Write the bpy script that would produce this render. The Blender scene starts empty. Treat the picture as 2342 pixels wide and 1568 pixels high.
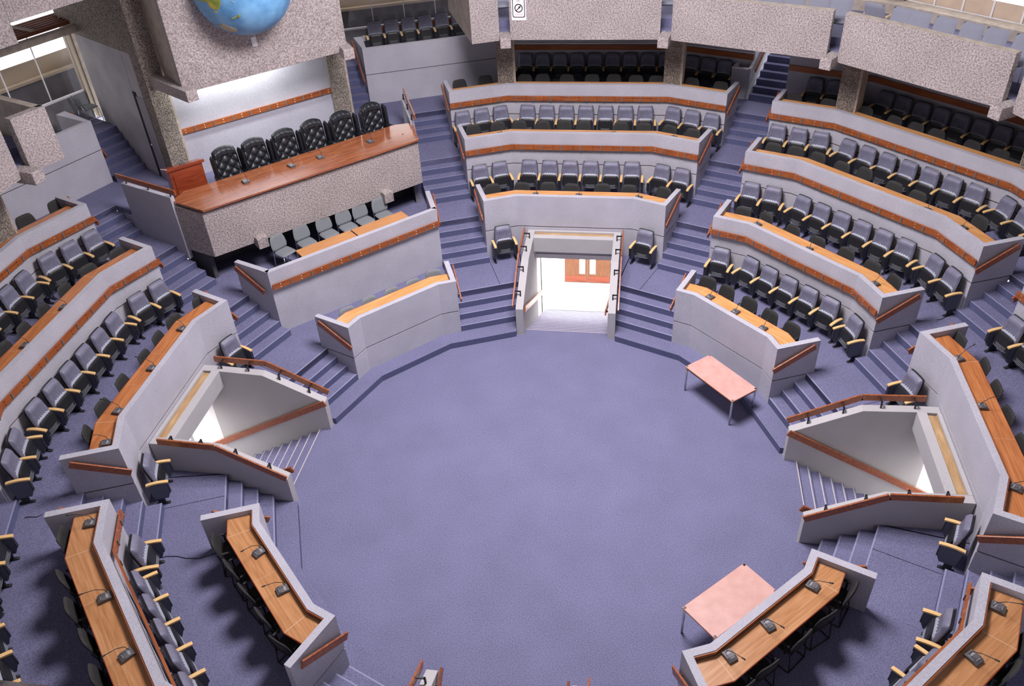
import bpy, math, random
from math import radians, sin, cos, tan, pi
from mathutils import Matrix, Vector
random.seed(7)
C = bpy.context.scene.collection
sc = bpy.context.scene

# ------------------------------------------------------------------ camera
cd = bpy.data.cameras.new('camera'); cam = bpy.data.objects.new('camera', cd); C.objects.link(cam)
cd.sensor_width = 36.0; cd.sensor_fit = 'HORIZONTAL'; cd.lens = 1900.97 / 2342 * 36.0
cd.clip_start = 0.05; cd.clip_end = 300
cam.matrix_world = Matrix(((0.98823242, -0.04995556, 0.14457224, 1.79423),
                           (0.14514692, 0.60447347, -0.78329062, -12.39262),
                           (-0.04826036, 0.7950574, 0.60461117, 13.25402), (0, 0, 0, 1)))
sc.camera = cam

# ------------------------------------------------------------------ daylight, colour management, big lamps
w = bpy.data.worlds.new('sky'); sc.world = w; w.use_nodes = True
w.node_tree.nodes['Background'].inputs[0].default_value = (0.93, 0.95, 1.0, 1)
w.node_tree.nodes['Background'].inputs[1].default_value = 4.0
vs = sc.view_settings
vs.view_transform = 'Standard'; vs.look = 'None'; vs.gamma = 1.0; vs.use_curve_mapping = False
vs.exposure = 0.17

def area(name, loc, power, size, rot=(0, 0, 0), col=(1, 1, 1), size_y=None, shape='DISK', spread=180):
    l = bpy.data.lights.new(name, 'AREA'); l.energy = power; l.color = col; l.spread = radians(spread)
    l.shape = 'RECTANGLE' if size_y else shape; l.size = size
    if size_y: l.size_y = size_y
    o = bpy.data.objects.new(name, l); C.objects.link(o); o.location = loc; o.rotation_euler = rot
    return o
def P(t, u, v=0.0):
    t = radians(t); return (u * cos(t) - v * sin(t), u * sin(t) + v * cos(t))
area('dome_light', (0.2, 1.9, 14.0), 2900, 5.0, col=(1.0, 0.94, 0.995))
for i, t in enumerate((90, 0, 180, -90)):
    x, y = P(t, 10.0); area('lobby_light', (x, y, 0.55), 300, 2.6, (0, 0, radians(t)), (1, 0.985, 0.96), 6.0)
x, y = P(67.5, 16.9, .1); area('stair_lamp', (x, y, 7.6), 60, .6, (0, 0, 0), (.95, .97, 1))
x, y = P(135, 12.35, .45); area('podium_lamp', (x, y, 6.25), 90, 0.2, (0, radians(-12), radians(135)), (0.97, 1, 0.98), 2.9)

# ------------------------------------------------------------------ materials
M = {}
def mat(name, col, rough=0.6, var=0.0, scale=8.0, bump=0.0, bscale=None, metal=0.0, col2=None, emit=None, spec=0.5, coat=0.0, detail=4.0, stretch=None, lo=0.35, hi=0.65, strength=None):
    m = bpy.data.materials.new(name); m.use_nodes = True; nt = m.node_tree; b = nt.nodes['Principled BSDF']
    b.inputs['Roughness'].default_value = rough; b.inputs['Metallic'].default_value = metal
    b.inputs['Specular IOR Level'].default_value = spec; b.inputs['Coat Weight'].default_value = coat
    b.inputs['Base Color'].default_value = (*col, 1)
    tc = nt.nodes.new('ShaderNodeTexCoord'); src = tc.outputs['Object']
    if stretch:
        mp = nt.nodes.new('ShaderNodeMapping'); mp.inputs['Scale'].default_value = stretch
        nt.links.new(src, mp.inputs[0]); src = mp.outputs[0]
    if col2 or var:
        n = nt.nodes.new('ShaderNodeTexNoise'); n.inputs['Scale'].default_value = scale; n.inputs['Detail'].default_value = detail
        nt.links.new(src, n.inputs['Vector'])
        r = nt.nodes.new('ShaderNodeValToRGB')
        c2 = col2 or tuple(min(1, c * (1 + var)) for c in col); c1 = col if col2 else tuple(c * (1 - var) for c in col)
        r.color_ramp.elements[0].position = lo; r.color_ramp.elements[1].position = hi
        r.color_ramp.elements[0].color = (*c1, 1); r.color_ramp.elements[1].color = (*c2, 1)
        nt.links.new(n.outputs['Fac'], r.inputs[0]); nt.links.new(r.outputs[0], b.inputs['Base Color'])
    if bump:
        n2 = nt.nodes.new('ShaderNodeTexNoise'); n2.inputs['Scale'].default_value = bscale or scale; n2.inputs['Detail'].default_value = 3
        nt.links.new(src, n2.inputs['Vector'])
        bp = nt.nodes.new('ShaderNodeBump'); bp.inputs['Strength'].default_value = bump; bp.inputs['Distance'].default_value = 0.02
        nt.links.new(n2.outputs['Fac'], bp.inputs['Height']); nt.links.new(bp.outputs[0], b.inputs['Normal'])
    if emit:
        b.inputs['Emission Color'].default_value = (*emit, 1); b.inputs['Emission Strength'].default_value = strength
    M[name] = m; return m

def two_scale(name, c1, c2, fine, coarse, amt, rough, bump=0.3):
    """fine speckle multiplied by broad cloudy wear"""
    m = mat(name, c1, rough, scale=fine, col2=c2, detail=5, bump=bump, bscale=fine)
    nt = m.node_tree; b = nt.nodes['Principled BSDF']; tc = [n for n in nt.nodes if n.type == 'TEX_COORD'][0]
    ramp = [n for n in nt.nodes if n.type == 'VALTORGB'][0]
    n = nt.nodes.new('ShaderNodeTexNoise'); n.inputs['Scale'].default_value = coarse; n.inputs['Detail'].default_value = 5
    nt.links.new(tc.outputs['Object'], n.inputs['Vector'])
    r = nt.nodes.new('ShaderNodeValToRGB'); r.color_ramp.elements[0].position = 0.3; r.color_ramp.elements[1].position = 0.7
    r.color_ramp.elements[0].color = (1 - amt, 1 - amt, 1 - amt, 1); r.color_ramp.elements[1].color = (1, 1, 1, 1)
    nt.links.new(n.outputs['Fac'], r.inputs[0])
    mx = nt.nodes.new('ShaderNodeMix'); mx.data_type = 'RGBA'; mx.blend_type = 'MULTIPLY'; mx.inputs[0].default_value = 1
    nt.links.new(ramp.outputs[0], mx.inputs[6]); nt.links.new(r.outputs[0], mx.inputs[7]); nt.links.new(mx.outputs[2], b.inputs['Base Color'])
    return m
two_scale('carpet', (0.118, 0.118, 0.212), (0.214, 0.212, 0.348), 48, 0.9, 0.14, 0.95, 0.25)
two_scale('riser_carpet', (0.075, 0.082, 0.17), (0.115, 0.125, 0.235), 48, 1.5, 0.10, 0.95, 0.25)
two_scale('wall_cloth', (0.42, 0.41, 0.465), (0.52, 0.51, 0.57), 42, 1.3, 0.14, 0.92, 0.15)
two_scale('well_plaster', (0.42, 0.405, 0.41), (0.51, 0.495, 0.50), 90, 1.0, 0.10, 0.85, 0.2)
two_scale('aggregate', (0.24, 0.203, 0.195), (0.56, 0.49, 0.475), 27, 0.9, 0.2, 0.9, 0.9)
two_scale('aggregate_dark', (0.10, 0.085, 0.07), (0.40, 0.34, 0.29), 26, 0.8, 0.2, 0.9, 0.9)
mat('smooth_concrete', (0.42, 0.36, 0.30), 0.85, var=0.15, scale=5, bump=0.1)
mat('grey_plaster', (0.42, 0.40, 0.42), 0.9, var=0.12, scale=1.3)
mat('dark_panel', (0.17, 0.165, 0.18), 0.9, var=0.15, scale=3)
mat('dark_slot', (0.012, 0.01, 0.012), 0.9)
mat('groove', (0.05, 0.03, 0.025), 0.9)

def wood(name, c1, c2, c3, rough, sx=14.0, coat=0.3):
    m = bpy.data.materials.new(name); m.use_nodes = True; nt = m.node_tree; b = nt.nodes['Principled BSDF']
    tc = nt.nodes.new('ShaderNodeTexCoord'); mp = nt.nodes.new('ShaderNodeMapping'); mp.inputs['Scale'].default_value = (sx, 0.9, sx)
    n = nt.nodes.new('ShaderNodeTexNoise'); n.inputs['Scale'].default_value = 1.6; n.inputs['Detail'].default_value = 6; n.inputs['Distortion'].default_value = 0.6
    r = nt.nodes.new('ShaderNodeValToRGB'); e = r.color_ramp.elements
    e[0].position = 0.3; e[0].color = (*c1, 1); e[1].position = 0.7; e[1].color = (*c3, 1)
    k = e.new(0.5); k.color = (*c2, 1)
    L = nt.links.new; L(tc.outputs['Object'], mp.inputs[0]); L(mp.outputs[0], n.inputs['Vector']); L(n.outputs['Fac'], r.inputs[0]); L(r.outputs[0], b.inputs['Base Color'])
    b.inputs['Roughness'].default_value = rough; b.inputs['Coat Weight'].default_value = coat; b.inputs['Coat Roughness'].default_value = 0.15
    M[name] = m
wood('desk_wood', (0.36, 0.115, 0.035), (0.48, 0.17, 0.052), (0.58, 0.23, 0.08), 0.36)
wood('desk_wood_muted', (0.38, 0.165, 0.062), (0.48, 0.225, 0.09), (0.57, 0.295, 0.135), 0.33)  # less saturated desk tone for the two near blocks
wood('desk_wood_pale', (0.55, 0.24, 0.075), (0.66, 0.32, 0.11), (0.76, 0.41, 0.17), 0.4)
wood('podium_wood', (0.22, 0.065, 0.026), (0.32, 0.10, 0.040), (0.42, 0.155, 0.062), 0.16, 11, 0.7)
wood('rail_wood', (0.22, 0.055, 0.017), (0.31, 0.085, 0.025), (0.40, 0.125, 0.035), 0.4)
wood('lectern_wood', (0.20, 0.030, 0.012), (0.28, 0.05, 0.018), (0.36, 0.07, 0.025), 0.3, 9)
wood('arm_wood', (0.72, 0.44, 0.17), (0.80, 0.52, 0.22), (0.86, 0.60, 0.29), 0.45, 20, 0.1)
wood('old_board', (0.30, 0.17, 0.07), (0.42, 0.26, 0.12), (0.55, 0.38, 0.2), 0.8, 5, 0)
wood('table_wood', (0.50, 0.21, 0.075), (0.58, 0.27, 0.10), (0.66, 0.33, 0.13), 0.4)
mat('seam', (0.62, 0.40, 0.25), 0.5)
mat('pink_laminate', (0.56, 0.315, 0.265), 0.4, scale=5, col2=(0.63, 0.37, 0.32), detail=6)
mat('seat_leather', (0.165, 0.163, 0.228), 0.5, var=0.1, scale=6, bump=0.06, bscale=120)
mat('seat_light', (0.34, 0.36, 0.43), 0.5, var=0.08, scale=6)
mat('seat_black', (0.018, 0.018, 0.021), 0.42)
mat('seat_vent', (0.26, 0.27, 0.30), 0.4)
mat('arm_cloth', (0.10, 0.108, 0.15), 0.8, var=0.1, scale=40)
mat('chair_black', (0.022, 0.021, 0.021), 0.75, var=0.25, scale=60, bump=0.1, bscale=150)
mat('chair_grey', (0.20, 0.215, 0.23), 0.85, var=0.08, scale=60)
mat('gallery_cloth', (0.24, 0.25, 0.31), 0.9, var=0.06, scale=60)
mat('leather_black', (0.014, 0.016, 0.021), 0.40, bump=0.08, bscale=80)
mat('steel', (0.62, 0.62, 0.64), 0.3, metal=1.0)
mat('dark_metal', (0.03, 0.03, 0.032), 0.45, metal=0.3)
mat('bracket_metal', (0.22, 0.20, 0.20), 0.5, metal=0.4)
mat('bolt', (0.85, 0.83, 0.8), 0.3)
mat('device_grey', (0.10, 0.095, 0.10), 0.45, var=0.1, scale=50)
mat('device_key', (0.30, 0.29, 0.30), 0.5)
mat('white_paint', (0.80, 0.79, 0.80), 0.6)
mat('white_wall', (0.82, 0.80, 0.80), 0.8)
mat('roof_grey', (0.2, 0.19, 0.19), 0.9)
mat('nosing', (0.27, 0.275, 0.42), 0.8)
mat('well_nosing', (0.55, 0.5, 0.5), 0.6)
mat('pale_floor', (0.80, 0.77, 0.74), 0.5)
mat('door_wood', (0.17, 0.062, 0.026), 0.5, scale=4, col2=(0.23, 0.095, 0.042), stretch=(8, 8, 1))
mat('grey_door', (0.30, 0.28, 0.31), 0.6)
mat('beige_board', (0.60, 0.47, 0.36), 0.7, var=0.06, scale=3)
mat('sill_beige', (0.55, 0.45, 0.33), 0.6)
mat('slat_wood', (0.19, 0.055, 0.03), 0.6)
mat('lit_glass', (0.9, 0.9, 0.9), 0.5, emit=(1, 0.985, 0.99), strength=1.9)
mat('sign_white', (0.85, 0.84, 0.86), 0.5)
mat('sign_red', (0.62, 0.03, 0.05), 0.5)
mat('sign_pink', (0.75, 0.28, 0.30), 0.5)
mat('sign_black', (0.03, 0.03, 0.035), 0.5)
mat('ocean', (0.09, 0.27, 0.52), 0.45, scale=2.2, col2=(0.21, 0.47, 0.74), detail=5, bump=0.25, bscale=60)
mat('land_green', (0.20, 0.26, 0.045), 0.6, scale=4, col2=(0.62, 0.50, 0.08), detail=4)
mat('land_pale', (0.33, 0.29, 0.18), 0.6, scale=6, col2=(0.50, 0.44, 0.29), detail=4)
mat('cable', (0.015, 0.015, 0.018), 0.6)
mat('paper', (0.85, 0.84, 0.86), 0.7)
# glass: clear thin pane
g = bpy.data.materials.new('glass'); g.use_nodes = True; nt = g.node_tree; nt.nodes.clear()
o_ = nt.nodes.new('ShaderNodeOutputMaterial'); mx = nt.nodes.new('ShaderNodeMixShader'); tr = nt.nodes.new('ShaderNodeBsdfTransparent'); gl = nt.nodes.new('ShaderNodeBsdfGlossy')
gl.inputs['Roughness'].default_value = 0.05; mx.inputs[0].default_value = 0.06; tr.inputs[0].default_value = (0.95, 0.95, 0.95, 1)
nt.links.new(tr.outputs[0], mx.inputs[1]); nt.links.new(gl.outputs[0], mx.inputs[2]); nt.links.new(mx.outputs[0], o_.inputs[0]); M['glass'] = g

# ------------------------------------------------------------------ mesh builder
class MB:
    def __init__(s): s.v = []; s.f = []; s.m = []; s.sm = []
    def add(s, vs, fs, m=0, smooth=False):
        b = len(s.v); s.v += [tuple(x) for x in vs]
        for f in fs: s.f.append(tuple(b + i for i in f)); s.m.append(m); s.sm.append(smooth)
    def prism(s, poly, z0, z1, m=0, mtop=None):
        n = len(poly)
        a = sum(poly[i][0] * poly[(i + 1) % n][1] - poly[(i + 1) % n][0] * poly[i][1] for i in range(n))
        if a < 0: poly = poly[::-1]
        vs = [(x, y, z0) for x, y in poly] + [(x, y, z1) for x, y in poly]
        s.add(vs, [tuple(range(n))[::-1]] + [(i, (i + 1) % n, n + (i + 1) % n, n + i) for i in range(n)], m)
        s.add([(x, y, z1) for x, y in poly], [tuple(range(n))], m if mtop is None else mtop)
    def box(s, x0, x1, y0, y1, z0, z1, m=0):
        x0, x1 = sorted((x0, x1)); y0, y1 = sorted((y0, y1)); z0, z1 = sorted((z0, z1))
        s.add([(x0, y0, z0), (x1, y0, z0), (x1, y1, z0), (x0, y1, z0), (x0, y0, z1), (x1, y0, z1), (x1, y1, z1), (x0, y1, z1)],
              [(3, 2, 1, 0), (4, 5, 6, 7), (0, 1, 5, 4), (1, 2, 6, 5), (2, 3, 7, 6), (3, 0, 4, 7)], m)
    def hexa(s, p, m=0):
        """8 points: bottom 4 (ccw), top 4"""
        s.add(p, [(3, 2, 1, 0), (4, 5, 6, 7), (0, 1, 5, 4), (1, 2, 6, 5), (2, 3, 7, 6), (3, 0, 4, 7)], m)
    def profile(s, prof, y0, y1, m=0):
        """(x,z) outline pushed from y0 to y1"""
        n = len(prof)
        s.add([(x, y0, z) for x, z in prof] + [(x, y1, z) for x, z in prof],
              [tuple(range(n)), tuple(range(2 * n - 1, n - 1, -1))] + [(n + i, n + (i + 1) % n, (i + 1) % n, i) for i in range(n)], m)
    def profx(s, prof, x0, x1, m=0):
        """(y,z) outline pushed from x0 to x1"""
        n = len(prof)
        s.add([(x0, y, z) for y, z in prof] + [(x1, y, z) for y, z in prof],
              [tuple(range(n - 1, -1, -1)), tuple(range(n, 2 * n))] + [(i, (i + 1) % n, n + (i + 1) % n, n + i) for i in range(n)], m)
    def bar(s, a, b, wx, wz, m=0, up=(0, 0, 1)):
        """rectangular bar from a to b (wx across, wz along up)"""
        a = Vector(a); b = Vector(b); d = (b - a).normalized(); up = Vector(up); sx = d.cross(up).normalized() * wx / 2; sz = sx.cross(d).normalized() * wz / 2
        s.hexa([a - sx - sz, a + sx - sz, b + sx - sz, b - sx - sz, a - sx + sz, a + sx + sz, b + sx + sz, b - sx + sz], m)
    def tube(s, pts, r, m=0, n=8, cap=True):
        pts = [Vector(p) for p in pts]; rings = []
        for i, p in enumerate(pts):
            d = (pts[min(i + 1, len(pts) - 1)] - pts[max(i - 1, 0)]).normalized()
            a = d.cross(Vector((0, 0, 1))) if abs(d.z) < 0.95 else d.cross(Vector((1, 0, 0)))
            a.normalize(); b = d.cross(a)
            rr = r[i] if isinstance(r, (list, tuple)) else r
            rings.append([p + (a * cos(2 * pi * k / n) + b * sin(2 * pi * k / n)) * rr for k in range(n)])
        vs = [q for R in rings for q in R]; fs = []
        for i in range(len(pts) - 1):
            for k in range(n): fs.append((i * n + k, i * n + (k + 1) % n, (i + 1) * n + (k + 1) % n, (i + 1) * n + k))
        if cap: fs += [tuple(range(n))[::-1], tuple((len(pts) - 1) * n + k for k in range(n))]
        s.add(vs, fs, m, True)
    def grid(s, fn, nu, nv, m=0, smooth=True, close_u=False):
        vs = [fn(i / (nu if close_u else nu - 1), j / (nv - 1)) for j in range(nv) for i in range(nu)]
        fs = [(j * nu + i, j * nu + (i + 1) % nu, (j + 1) * nu + (i + 1) % nu, (j + 1) * nu + i) for j in range(nv - 1) for i in range(nu if close_u else nu - 1)]
        s.add(vs, fs, m, smooth)
    def pad(s, wd, ht, th, m=0, rad=0.3, nx=13, nz=15, front=None, xf=None):
        """upholstered pad in x (width) and z (height), front towards -y; front(x,z)->extra depth; xf maps the point"""
        def outline(a, b):
            x = (a * 2 - 1); z = (b * 2 - 1)
            # squircle mapping: rounded corners
            k = rad
            xx = x * math.sqrt(max(0, 1 - k * z * z * abs(z))) if k else x
            zz = z * math.sqrt(max(0, 1 - k * x * x * x * x * 0.5)) if k else z
            return xx, zz
        def f(side):
            def fn(a, b):
                x, z = outline(a, b)
                e = min(1.0, (1 - max(abs(a * 2 - 1), abs(b * 2 - 1))) * 5)
                y = -th / 2 * (e ** 0.45) * side
                if side > 0 and front: y -= front(a * 2 - 1, b * 2 - 1) * min(1, e * 1.3)
                p = (x * wd / 2, y, z * ht / 2)
                return xf(p) if xf else p
            return fn
        b0 = len(s.v); s.grid(f(1), nx, nz, m)
        # back face, reversed winding
        g0 = f(-1); vs = [g0(i / (nx - 1), j / (nz - 1)) for j in range(nz) for i in range(nx)]
        s.add(vs, [(j * nx + i, (j + 1) * nx + i, (j + 1) * nx + i + 1, j * nx + i + 1) for j in range(nz - 1) for i in range(nx - 1)], m, True)
    def mesh(s, name, mats):
        me = bpy.data.meshes.new(name); me.from_pydata(s.v, [], s.f)
        me.polygons.foreach_set('material_index', s.m); me.polygons.foreach_set('use_smooth', s.sm)
        for x in mats: me.materials.append(M[x])
        me.update(); return me

def obj(name, mb, mats, parent=None, loc=(0, 0, 0), rz=0.0, bevel=0.0):
    me = mb.mesh(name, [mats] if isinstance(mats, str) else mats) if isinstance(mb, MB) else mb
    o = bpy.data.objects.new(name, me); C.objects.link(o); o.parent = parent; o.location = loc; o.rotation_euler = (0, 0, rz)
    if bevel:
        b = o.modifiers.new('edge', 'BEVEL'); b.width = bevel; b.segments = 2; b.limit_method = 'ANGLE'; b.angle_limit = radians(40)
    return o
def tag(o, label, cat, group=None):
    o['label'] = label; o['category'] = cat
    if group: o['group'] = group
    n = len(label.split())
    return o
def thing(name, label, cat, loc=(0, 0, 0), rz=0.0, group=None):
    o = bpy.data.objects.new(name, None); C.objects.link(o); o.empty_display_size = 0.2
    o.location = loc; o.rotation_euler = (0, 0, rz); return tag(o, label, cat, group)
def struct(o): o['kind'] = 'structure'; return o
def dup(root, loc, rz, label, group=None):
    def cp(o, par):
        c = o.copy(); C.objects.link(c); c.parent = par
        for ch in o.children: cp(ch, c)
        return c
    r = root.copy(); C.objects.link(r); r.location = loc; r.rotation_euler = (0, 0, rz)
    r['label'] = label
    if group: r['group'] = group
    for ch in list(root.children): cp(ch, r)
    return r
ORD = ['first', 'second', 'third', 'fourth', 'fifth', 'sixth', 'seventh', 'eighth', 'ninth', 'tenth', 'eleventh', 'twelfth', 'thirteenth', 'fourteenth', 'fifteenth']

# ------------------------------------------------------------------ measures of the chamber (metres)
SECT = dict(N=90, NE=45, E=0, SE=-45, S=-90, SW=-135, W=180, NW=135)
T = [0.0, 0.85, 1.70, 2.55, 3.23]
RW = [5.62, 8.0, 10.24, 12.325]                 # fronts of the four parapets
ZW = [1.762, 2.627, 3.496, 4.155]               # their tops
AW = 0.652                                      # half width of the stair aisles
TH = 0.13
K = tan(radians(11.25))
T5 = 4.25
def path(R, w=AW):
    """aisle end, bend, bend, aisle end of a ring line in a sector's own frame (sector faces +x)"""
    e1 = P(22.5, R, -w); b1 = (R, R * K)
    return [(e1[0], e1[1]), b1, (R, -R * K), (e1[0], -e1[1])]
def strip(mb, R0, R1, z0, z1, w=AW, m=0, mtop=None):
    a = path(R0, w); b = path(R1, w)
    for i in range(3): mb.prism([a[i], b[i], b[i + 1], a[i + 1]], z0, z1, m, mtop)
def ridge(t): return radians(t)
def shift(mb, dx, dy, dz): mb.v = [(x - dx, y - dy, z - dz) for x, y, z in mb.v]; return mb
def clip(poly, a, b, c):
    """keep a*x+b*y>=c"""
    out = []
    for i in range(len(poly)):
        p, q = poly[i], poly[(i + 1) % len(poly)]
        dp = a * p[0] + b * p[1] - c; dq = a * q[0] + b * q[1] - c
        if dp >= 0: out.append(p)
        if dp * dq < 0: k = dp / (dp - dq); out.append((p[0] + (q[0] - p[0]) * k, p[1] + (q[1] - p[1]) * k))
    return out
def turn(poly, t): return [P(t, x, y) for x, y in poly]

def nose(mb, p, q, z, inward, m=2, w=.03):
    """thin light strip along a step edge from p to q"""
    d = Vector((q[0] - p[0], q[1] - p[1])).normalized(); n = Vector((inward[0], inward[1])).normalized() * w
    mb.prism([p, q, (q[0] + n.x, q[1] + n.y), (p[0] + n.x, p[1] + n.y)], z - .004, z + .003, m)
BLOCK = dict(N='block behind the middle stairwell', NE='rear right block by the floor table', E='right block behind the right stairwell',
             SE='near right block', SW='near left block', W='left block behind the left stairwell', NW='block below the podium')
TIERN = {0: 'lowest', 1: 'second', 2: 'third', 3: 'topmost'}
ROWN = {1: 'lowest', 2: 'second', 3: 'third', 4: 'shaded top'}
STAIRSEC = ('N', 'E', 'W', 'S')
# ------------------------------------------------------------------ floors
def floors():
    mb = MB(); n = 16
    mb.prism([P(11.25 + 22.5 * i, 5.25 / cos(radians(11.25))) for i in range(n)], -0.2, 0.0)
    for t in (0, 90, 180, 270): mb.prism(turn([(5.0, -1.1), (5.42, -1.1), (5.42, 1.1), (5.0, 1.1)], t), -0.2, -0.001)
    struct(obj('floor', mb, 'carpet'))
    for k in (1, 2, 3, 4):
        mb = MB(); R0 = RW[k - 1] + 0.03; R1 = (RW[k] + 0.1) if k < 4 else 15.3
        z0, z1 = T[k] - 0.14, T[k]
        nose_u = {1: 6.479, 2: 8.93, 3: 11.275, 4: 13.384}[k]; nxt = {1: 7.685, 2: 10.074, 3: 12.601, 4: 15.3}[k]
        for s, t in SECT.items():
            if s == 'S' and k > 2: continue
            if s in STAIRSEC and k == 1:
                for sg in (1, -1):
                    mb.prism(turn([(6.4, 1.3 * sg), (R1, 1.3 * sg), (R1, R1 * K * sg), (6.5, 1.3 * sg)], t), z0, z1)
                    q = [(nose_u, -AW * sg), (R1, -AW * sg), (R1, -(R1 * K + .02) * sg), (nose_u, -(nose_u * K + .02) * sg)]
                    mb.prism(turn(q, t + 22.5 * sg), z0, z1)
                continue
            if s == 'NW' and k == 3: continue
            r0, r1 = R0, R1
            if s == 'NW' and k == 1: r1 = 7.7
            if s == 'NW' and k == 2: r0, r1 = 7.65, 10.9
            if s == 'NW' and k == 4: r0, r1 = 9.5, 13.0
            for sg in (1, -1):
                a = AW + .015; ra = r1 + (.7 if s == 'NW' and k == 1 else 0)
                q = [(r0, -a * sg), (ra, -a * sg), (ra, -ra * K * sg), (r0, -r0 * K * sg)]
                if s == 'NW' and k == 2: q = clip([(7.65, -a * sg), (r1, -a * sg), (r1, -r1 * K * sg), (7.65, -7.65 * K * sg)], cos(radians(22.5)), sg * -sin(radians(22.5)), 7.66)
                if k == 4 and s == 'NW':
                    q = [(10.55, -(AW + .06) * sg), (12.8, -(AW + .06) * sg), (12.8, -12.8 * K * sg), (10.55, -10.55 * K * sg)]
                    mb.prism(turn([(12.8, -a * sg), (15.3, -a * sg), (15.3, -15.3 * K * sg), (12.8, -12.8 * K * sg)], t + 22.5 * sg), z0, z1)
                mb.prism(turn(q, t + 22.5 * sg), z0, z1)
            mb.prism(turn([(r0, -r0 * K), (r1, -r1 * K), (r1, r1 * K), (r0, r0 * K)], t), z0, z1)
        for i in range(8):
            ta = 22.5 + 45 * i
            if ta in (247.5, 292.5) and k > 2: continue
            if k > 1: mb.prism(turn([(RW[k - 1] - .3, -1.35), (nxt + .6, -1.35), (nxt + .6, 1.35), (RW[k - 1] - .3, 1.35)], ta), T[k] - 1.06, T[k] - 1.0)  # hidden closing slab under the aisle, added to stop light leaks
            mb.prism(turn([(nose_u, -AW - .012), (nxt + 0.02, -AW - .012), (nxt + 0.02, AW + .012), (nose_u, AW + .012)], ta), z0, z1)
        struct(obj('floor', mb, 'carpet'))
floors()

# ------------------------------------------------------------------ carpeted stairs of the eight aisles
AIS = {22.5: ('E', -1), 67.5: ('N', 1), 112.5: ('N', -1), 157.5: ('W', 1), 202.5: ('W', -1), 247.5: ('S', 1), 292.5: ('S', -1), 337.5: ('E', 1)}
ANAME = {22.5: 'aisle between the rear right and right blocks', 67.5: 'aisle right of the middle stairwell', 112.5: 'aisle between podium and middle block',
         157.5: 'aisle between podium and left block', 202.5: 'aisle beside the near left block', 247.5: 'front aisle by the near left block',
         292.5: 'front aisle by the near right block', 337.5: 'aisle beside the near right block'}
def flights():
    s22, c22 = sin(radians(22.5)), cos(radians(22.5))
    for ta, (s, sg) in AIS.items():
        org = P(ta, 5.9)
        mb = MB(); us = [5.63, 5.915, 6.2, 6.479]
        for i in range(3):
            q = [(us[i], -sg * AW), (6.5, -sg * AW), (6.5, sg * 2.6), (us[i], sg * 2.6)]
            q = clip(q, s22, -sg * c22, 1.3)
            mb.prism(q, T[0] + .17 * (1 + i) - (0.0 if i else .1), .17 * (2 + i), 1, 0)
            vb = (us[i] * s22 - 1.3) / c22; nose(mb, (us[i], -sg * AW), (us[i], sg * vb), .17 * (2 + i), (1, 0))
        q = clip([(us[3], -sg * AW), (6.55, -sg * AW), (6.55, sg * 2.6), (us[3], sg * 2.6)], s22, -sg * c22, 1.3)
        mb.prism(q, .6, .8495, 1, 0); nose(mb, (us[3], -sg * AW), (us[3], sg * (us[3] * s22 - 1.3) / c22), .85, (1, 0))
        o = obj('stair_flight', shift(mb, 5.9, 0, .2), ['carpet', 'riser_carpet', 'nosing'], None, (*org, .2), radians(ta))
        tag(o, 'lowest carpeted steps of the ' + ANAME[ta], 'stairs', 'blue carpeted aisle stairs')
        for k, (u0, u1, n) in enumerate(((7.685, 8.93, 5), (10.074, 11.275, 5), (12.601, 13.384, 4))):
            if ta in (247.5, 292.5) and k > 0: continue
            mb = MB(); zb = T[k + 1]; d = (u1 - u0) / (n - 1)
            for i in range(n):
                a = u0 + d * i; b = u1 + .04
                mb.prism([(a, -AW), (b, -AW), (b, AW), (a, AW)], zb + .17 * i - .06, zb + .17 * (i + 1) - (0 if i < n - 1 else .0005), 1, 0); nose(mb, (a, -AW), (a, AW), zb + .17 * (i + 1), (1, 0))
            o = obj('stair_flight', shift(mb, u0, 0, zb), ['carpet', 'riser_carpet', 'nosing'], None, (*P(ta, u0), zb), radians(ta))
            tag(o, ('second', 'third', 'topmost')[k] + ' carpeted steps of the ' + ANAME[ta], 'stairs', 'blue carpeted aisle stairs')
    for s in ('NE', 'SE', 'SW', 'NW'):
        t = SECT[s]; mb = MB()
        mb.prism([(5.185, -5.185 * K), (5.70, -5.70 * K), (5.70, 5.70 * K), (5.185, 5.185 * K)], 0.001, .17, 1, 0)
        for sg in (1, -1):
            # aisle faces, up to the stairwell wall
            q = [(5.185, -sg * 5.185 * K), (5.70, -sg * 5.70 * K), (5.70, sg * 2.6), (5.185, sg * 2.6)]
            q = clip(q, s22, -sg * c22, 1.3)
            mb.prism(turn(q, 22.5 * sg), 0.001, .17, 1, 0)
        o = obj('low_step', mb, ['carpet', 'riser_carpet'], None, (0, 0, 0), radians(t))
        tag(o, 'long low carpeted step before the ' + BLOCK[s], 'step', 'low steps around the floor')
flights()

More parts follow.
